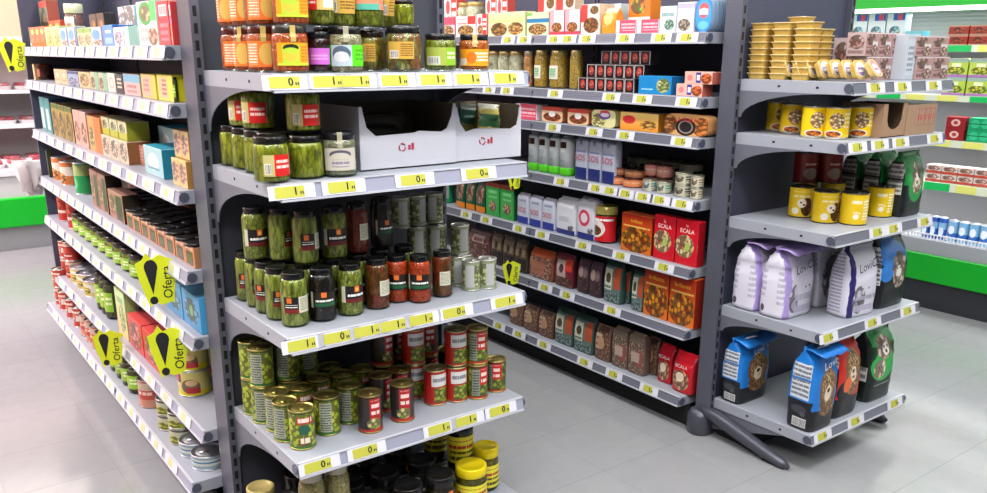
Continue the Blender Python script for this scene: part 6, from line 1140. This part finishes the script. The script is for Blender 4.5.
('orange_white_can', 0.108, 0.108, 0.13, 'orange and white can', 'can', 'fourth shelf of left aisle', -90, [[0.885, 5.312, 0.9573], [0.885, 5.0841, 0.9573]]),
('green_white_lid_can', 0.087, 0.087, 0.162, 'green can with white lid', 'can', 'fourth shelf of left aisle', -90, [[0.8739, 4.7065, 0.9573]]),
('pink_dark_pack', 0.15, 0.069, 0.176, 'pink pack with dark window', 'pack', 'fourth shelf of left aisle', -90, [[0.865, 4.248, 0.9573], [0.865, 4.0897, 0.9573]]),
('pink_dark_pack', 0.248, 0.069, 0.124, 'low pink pack with dark window', 'pack', 'fourth shelf of left aisle', -90, [[0.865, 3.8611, 0.9573]]),
('dark_window_multipack', 0.212, 0.099, 0.082, 'multipack of dark lidded pots', 'multipack', 'fourth shelf of left aisle', -90, [[0.88, 3.5851, 0.9573], [0.88, 3.3606, 0.9573], [0.88, 3.1361, 0.9573], [0.88, 2.9115, 0.9573]]),
('dark_window_multipack', 0.199, 0.099, 0.082, 'multipack of dark lidded pots', 'multipack', 'second row, fourth shelf of left aisle', -90, [[0.985, 4.1315, 0.9573], [0.985, 3.9208, 0.9573], [0.985, 3.7102, 0.9573], [0.985, 3.4995, 0.9573], [0.985, 3.2889, 0.9573]]),
('dark_window_multipack', 0.264, 0.099, 0.1, 'multipack of dark lidded pots', 'multipack', 'third row, fourth shelf of left aisle', -90, [[1.09, 4.4955, 0.9573], [1.09, 4.2161, 0.9573], [1.09, 3.9368, 0.9573], [1.09, 3.6575, 0.9573]]),
('red_tomato_can', 0.099, 0.099, 0.209, 'red tomato can', 'can', 'fifth shelf of left aisle', -90, [[0.88, 5.3196, 0.7205], [0.88, 5.0509, 0.7205]]),
('small_pickle_jar', 0.143, 0.143, 0.105, 'small yellow green pickle jar', 'jar', 'fifth shelf of left aisle', -90, [[0.9042, 4.9369, 0.7205], [0.9042, 4.7885, 0.7205], [0.9042, 4.6401, 0.7205], [0.9042, 4.4917, 0.7205], [0.9042, 4.3433, 0.7205], [0.9042, 4.1949, 0.7205], [0.9042, 4.0465, 0.7205], [0.9042, 3.8981, 0.7205], [0.9042, 3.7497, 0.7205], [0.9042, 3.6013, 0.7205]]),
('small_pickle_jar', 0.164, 0.164, 0.105, 'small yellow green pickle jar', 'jar', 'second row, fifth shelf of left aisle', -90, [[1.0547, 5.3299, 0.7205], [1.0547, 5.1604, 0.7205], [1.0547, 4.9909, 0.7205], [1.0547, 4.8214, 0.7205], [1.0547, 4.6519, 0.7205], [1.0547, 4.4824, 0.7205], [1.0547, 4.3129, 0.7205], [1.0547, 4.1434, 0.7205]]),
('blue_tuna_multipack', 0.195, 0.099, 0.13, 'blue wrapped tuna multipack', 'multipack', 'fifth shelf of left aisle', -90, [[0.88, 3.109, 0.7205], [0.88, 2.9024, 0.7205]]),
('red_tomato_can', 0.089, 0.089, 0.1, 'red can', 'can', 'far lower layer, sixth shelf of left aisle', -90, [[0.875, 5.485, 0.3701]]),
('red_label_can', 0.089, 0.089, 0.1, 'red and cream can', 'can', 'far upper layer, sixth shelf of left aisle', -90, [[0.875, 5.485, 0.4713]]),
('red_tomato_can', 0.099, 0.099, 0.11, 'red tomato can', 'can', 'lower layer, sixth shelf of left aisle', -90, [[0.88, 5.3356, 0.3701]]),
('red_tomato_can', 0.099, 0.099, 0.11, 'red tomato can', 'can', 'upper layer, sixth shelf of left aisle', -90, [[0.88, 5.3356, 0.4813]]),
('yellow_white_tin', 0.169, 0.169, 0.09, 'yellow and white tin', 'tin', 'front of sixth shelf of left aisle', -90, [[0.9175, 5.2289, 0.3701], [0.9175, 5.0538, 0.3701], [0.9175, 4.8787, 0.3701]]),
('dark_green_sauce_jar', 0.095, 0.095, 0.2, 'dark green sauce jar', 'jar', 'sixth shelf of left aisle', -90, [[0.88, 4.5733, 0.3701], [0.88, 4.475, 0.3701], [0.88, 4.3766, 0.3701]]),
('pale_green_pack', 0.174, 0.049, 0.232, 'yellow tall pack', 'pack', 'sixth shelf of left aisle', -90, [[0.855, 4.0243, 0.3701]]),
('red_multipack', 0.233, 0.128, 0.151, 'red multipack', 'multipack', 'sixth shelf of left aisle', -90, [[0.895, 3.7915, 0.3701], [0.895, 3.5452, 0.3701]]),
('green_bag_pack', 0.101, 0.079, 0.208, 'dark green pack', 'pack', 'sixth shelf of left aisle', -90, [[0.93, 3.3516, 0.3701]]),
('yellow_red_large_can', 0.123, 0.123, 0.105, 'tall yellow can with red mark', 'can', 'lower layer, sixth shelf of left aisle', -90, [[0.8925, 3.1728, 0.3701]]),
('yellow_red_large_can', 0.123, 0.123, 0.105, 'tall yellow can with red mark', 'can', 'upper layer, sixth shelf of left aisle', -90, [[0.8925, 3.1728, 0.4763]]),
('yellow_red_large_can', 0.118, 0.118, 0.105, 'yellow can beside post', 'can', 'lower layer, sixth shelf of left aisle', -90, [[1.025, 3.3517, 0.3701]]),
('yellow_red_large_can', 0.118, 0.118, 0.105, 'yellow can beside post', 'can', 'upper layer, sixth shelf of left aisle', -90, [[1.025, 3.3517, 0.4763]]),
('red_tomato_can', 0.099, 0.099, 0.11, 'red and white can', 'can', 'far lower layer, bottom shelf of left aisle', -90, [[0.822, 5.48, 0.1845]]),
('red_label_can', 0.099, 0.099, 0.11, 'red and white can', 'can', 'far upper layer, bottom shelf of left aisle', -90, [[0.822, 5.48, 0.2957]]),
('red_label_can', 0.089, 0.089, 0.11, 'brown and white can', 'can', 'bottom shelf of left aisle', -90, [[0.817, 5.3589, 0.1845], [0.817, 5.1576, 0.1845], [0.817, 4.9563, 0.1845]]),
('red_cream_can', 0.099, 0.099, 0.12, 'dark red can', 'can', 'bottom shelf of left aisle', -90, [[0.822, 4.7682, 0.1845], [0.822, 4.644, 0.1845], [0.822, 4.5197, 0.1845], [0.822, 4.3955, 0.1845]]),
('dark_green_sauce_jar', 0.099, 0.099, 0.125, 'green sauce jar', 'jar', 'bottom shelf of left aisle', -90, [[0.822, 4.2356, 0.1845], [0.822, 4.1223, 0.1845], [0.822, 4.009, 0.1845], [0.822, 3.8957, 0.1845], [0.822, 3.7824, 0.1845]]),
('red_cream_can', 0.118, 0.118, 0.125, 'red and cream can', 'can', 'bottom shelf of left aisle', -90, [[0.832, 3.5963, 0.1845]]),
('small_pickle_jar', 0.099, 0.099, 0.1, 'dark lidded green jar', 'jar', 'bottom shelf of left aisle', -90, [[0.872, 3.6559, 0.1845]]),
('green_yellow_tin', 0.108, 0.108, 0.066, 'green yellow tin', 'tin', 'lower layer, bottom shelf of left aisle', -90, [[0.827, 3.3147, 0.1845], [0.827, 3.1566, 0.1845]]),
('green_yellow_tin', 0.108, 0.108, 0.066, 'green yellow tin', 'tin', 'upper layer, bottom shelf of left aisle', -90, [[0.827, 3.3147, 0.2517], [0.827, 3.1566, 0.2517]]),
('silver_top_large_tin', 0.125, 0.125, 0.055, 'broad tin with silver ringed top', 'tin', 'bottom shelf of left aisle', -90, [[0.835, 3.03, 0.1845], [0.84, 2.9, 0.1845]]),
('red_cream_can', 0.099, 0.099, 0.12, 'red and brown can', 'can', 'rear row, sixth shelf of left aisle', -90, [[1.05, 5.3955, 0.3701], [1.05, 5.2565, 0.3701]]),
('green_yellow_tin', 0.099, 0.099, 0.12, 'green yellow tall can', 'can', 'rear row, sixth shelf of left aisle', -90, [[1.05, 5.0852, 0.3701], [1.05, 4.9773, 0.3701], [1.05, 4.8694, 0.3701], [1.05, 4.7616, 0.3701], [1.05, 4.6537, 0.3701], [1.05, 4.5458, 0.3701], [1.05, 4.438, 0.3701]]),
('red_tomato_can', 0.099, 0.099, 0.12, 'dim red can', 'can', 'rear row, sixth shelf of left aisle', -90, [[1.05, 4.2716, 0.3701], [1.05, 4.1201, 0.3701], [1.05, 3.9686, 0.3701], [1.05, 3.8172, 0.3701], [1.05, 3.6657, 0.3701]]),
('red_cream_can', 0.099, 0.099, 0.12, 'red and brown can', 'can', 'rear row, bottom shelf of left aisle', -90, [[0.992, 5.4408, 0.1845], [0.992, 5.2762, 0.1845], [0.992, 5.1115, 0.1845]]),
('green_yellow_tin', 0.099, 0.099, 0.12, 'green yellow tall can', 'can', 'rear row, bottom shelf of left aisle', -90, [[0.992, 4.9294, 0.1845], [0.992, 4.8238, 0.1845], [0.992, 4.7182, 0.1845], [0.992, 4.6126, 0.1845], [0.992, 4.507, 0.1845], [0.992, 4.4013, 0.1845], [0.992, 4.2957, 0.1845]]),
('red_tomato_can', 0.099, 0.099, 0.12, 'dim red can', 'can', 'rear row, bottom shelf of left aisle', -90, [[0.992, 4.1328, 0.1845], [0.992, 3.9845, 0.1845], [0.992, 3.8361, 0.1845], [0.992, 3.6878, 0.1845], [0.992, 3.5395, 0.1845]]),
('milk_carton', 0.127, 0.089, 0.208, 'white and blue milk carton', 'milk carton', 'top shelf of dairy chiller', -90, [[5.82, 3.428, 1.7255], [5.82, 3.2932, 1.7255], [5.82, 3.1584, 1.7255]]),
('teal_drink_carton', 0.123, 0.079, 0.091, 'teal drink carton', 'carton', 'top shelf of dairy chiller', -90, [[5.815, 3.0191, 1.7255]]),
('red_dessert_pack', 0.126, 0.099, 0.06, 'red dessert pack', 'dessert pack', 'lower layer, top shelf of dairy chiller', -90, [[5.825, 2.7301, 1.7255], [5.825, 2.5971, 1.7255]]),
('red_dessert_pack', 0.126, 0.099, 0.06, 'red dessert pack', 'dessert pack', 'upper layer, top shelf of dairy chiller', -90, [[5.825, 2.7301, 1.7867], [5.825, 2.5971, 1.7867]]),
('green_yellow_yogurt_pack', 0.145, 0.099, 0.115, 'green and yellow yogurt pack', 'yogurt pack', 'lower layer, second shelf of dairy chiller', -90, [[5.825, 2.7103, 1.4095], [5.825, 2.5565, 1.4095]]),
('green_yellow_yogurt_pack', 0.145, 0.099, 0.115, 'green and yellow yogurt pack', 'yogurt pack', 'upper layer, second shelf of dairy chiller', -90, [[5.825, 2.7103, 1.5257], [5.825, 2.5565, 1.5257]]),
('dark_red_custard_pack', 0.122, 0.099, 0.075, 'dark red custard pack', 'dessert pack', 'lower layer, third shelf of dairy chiller', -90, [[5.825, 2.6589, 1.1215]]),
('dark_red_custard_pack', 0.122, 0.099, 0.075, 'dark red custard pack', 'dessert pack', 'upper layer, third shelf of dairy chiller', -90, [[5.825, 2.6589, 1.1977]]),
('green_pot_pack', 0.14, 0.099, 0.075, 'green pot pack', 'dessert pack', 'lower layer, third shelf of dairy chiller', -90, [[5.825, 2.5074, 1.1215]]),
('green_pot_pack', 0.14, 0.099, 0.075, 'green pot pack', 'dessert pack', 'upper layer, third shelf of dairy chiller', -90, [[5.825, 2.5074, 1.1977]]),
('red_white_dessert_pack', 0.1, 0.099, 0.055, 'red and white dessert pack', 'dessert pack', 'lower layer, fourth shelf of dairy chiller', -90, [[5.825, 2.7558, 0.8385], [5.825, 2.6505, 0.8385], [5.825, 2.5453, 0.8385], [5.825, 2.4401, 0.8385]]),
('red_white_dessert_pack', 0.1, 0.099, 0.055, 'red and white dessert pack', 'dessert pack', 'upper layer, fourth shelf of dairy chiller', -90, [[5.825, 2.7558, 0.8947], [5.825, 2.6505, 0.8947], [5.825, 2.5453, 0.8947], [5.825, 2.4401, 0.8947]]),
('blue_yogurt_pot', 0.055, 0.055, 0.162, 'dark blue yogurt pot', 'yogurt pot', 'bottom shelf of dairy chiller', -90, [[5.8036, 2.7629, 0.4405], [5.8036, 2.7056, 0.4405], [5.8036, 2.6484, 0.4405]]),
('light_blue_yogurt_pot', 0.067, 0.067, 0.151, 'light blue yogurt pot', 'yogurt pot', 'bottom shelf of dairy chiller', -90, [[5.8097, 2.5813, 0.4405], [5.8097, 2.5118, 0.4405], [5.8097, 2.4424, 0.4405], [5.8097, 2.373, 0.4405]]),
]

# ------------------------------------------------------------------ products
ORD = 'leftmost,second from left,third from left,fourth from left,fifth from left,sixth from left,seventh from left,eighth from left,ninth from left,tenth from left,eleventh from left,twelfth from left,thirteenth from left,fourteenth from left,fifteenth from left,sixteenth from left,seventeenth from left,eighteenth from left,nineteenth from left,twentieth from left'.split(',')
PROTO = {}
for (sty, w, d, h, look, cat, where, rz, pts) in ITEMS:
    st = dict(STY[sty]); st['n'] = sty; n = len(pts); key = (sty, w, d, h)
    for i, p in enumerate(pts):
        if key not in PROTO:
            PROTO[key] = o = BUILD[st['t']](st, w, d, h)
        else: o = copy_tree(PROTO[key])
        if key in PROTO and o is PROTO[key]:
            for q in (o, *o.children): CH[q.name] = list(q.children)
        o.location = p[:3]; r = p[3] if len(p) > 3 else 0
        o.rotation_euler = (p[4] if len(p) > 4 else 0, p[5] if len(p) > 5 else 0, math.radians(rz+r))
        if n == 1: lb = '%s, %s' % (look, where)
        elif n == 2: lb = '%s, %s of two, %s' % (look, ('left', 'right')[i], where)
        elif i == n-1: lb = '%s, rightmost, %s' % (look, where)
        else: lb = '%s, %s, %s' % (look, ORD[i], where)
        tag(o, lb, cat, '%s %s' % (look, where) if n > 1 else None)

# ------------------------------------------------------------------ camera and light
cam = bpy.data.cameras.new('camera'); co = bpy.data.objects.new('camera', cam); C.objects.link(co)
yaw, pitch, roll = [math.radians(a) for a in (36.757, 16.228, .238)]
fw = Vector((math.sin(yaw)*math.cos(pitch), math.cos(yaw)*math.cos(pitch), -math.sin(pitch)))
rt = Vector((math.cos(yaw), -math.sin(yaw), 0)); up = rt.cross(fw)
Rr = rt*math.cos(roll)+up*math.sin(roll); Uu = -rt*math.sin(roll)+up*math.cos(roll)
M = Matrix((Rr, Uu, -fw)).transposed().to_4x4(); M.translation = Vector((0, 0, 1.67))
co.matrix_world = M
cam.sensor_width = 36; cam.lens = 833.9/987*36; cam.shift_y = 48.2/987; cam.clip_start = .05
SC.camera = co
def area(x, y, z, sx, sy, pw, col=(1, 1, 1), rot=(0, 0, 0)):
    l = bpy.data.lights.new('strip_light', 'AREA'); l.shape = 'RECTANGLE'; l.size = sx; l.size_y = sy; l.energy = pw; l.color = col
    o = bpy.data.objects.new('strip_and_fill_light', l); C.objects.link(o); o.location = (x, y, z); o.rotation_euler = rot
LT = [(-.8, 3.0, 3.5, .3, 8, 235, (1, .95, .93)), (1.55, 2.2, 3.5, .3, 9, 165), (4.6, 2.0, 3.5, .3, 9, 115), (1.4, .6, 3.5, 5, .3, 115), (-2.2, 7.4, 3.4, 3, .25, 480, (1, .80, .86)), (.5, 10.4, 3.4, 8, .3, 130, (1, .90, .82)), (5.9, 3, 1.93, .08, 5, 20)] + [(5.80, 3, z, .03, 5, 12) for z in (1.655, 1.345, 1.05, .755)]  # ceiling strips, chiller header lamp, added back-wall wash and added chiller under-shelf fill
for a in LT: area(*a)
w = bpy.data.worlds.new('world'); SC.world = w; w.use_nodes = True
w.node_tree.nodes['Background'].inputs[0].default_value = (.95, .97, 1, 1); w.node_tree.nodes['Background'].inputs[1].default_value = .07
SC.view_settings.view_transform = 'Standard'; SC.view_settings.look = 'None'; SC.view_settings.exposure = 0.0; SC.view_settings.gamma = 1; SC.view_settings.use_curve_mapping = False
SC.cycles.max_bounces = 6; SC.cycles.diffuse_bounces = 2; SC.cycles.glossy_bounces = 3; SC.cycles.transparent_max_bounces = 12; SC.cycles.caustics_reflective = False; SC.cycles.caustics_refractive = False
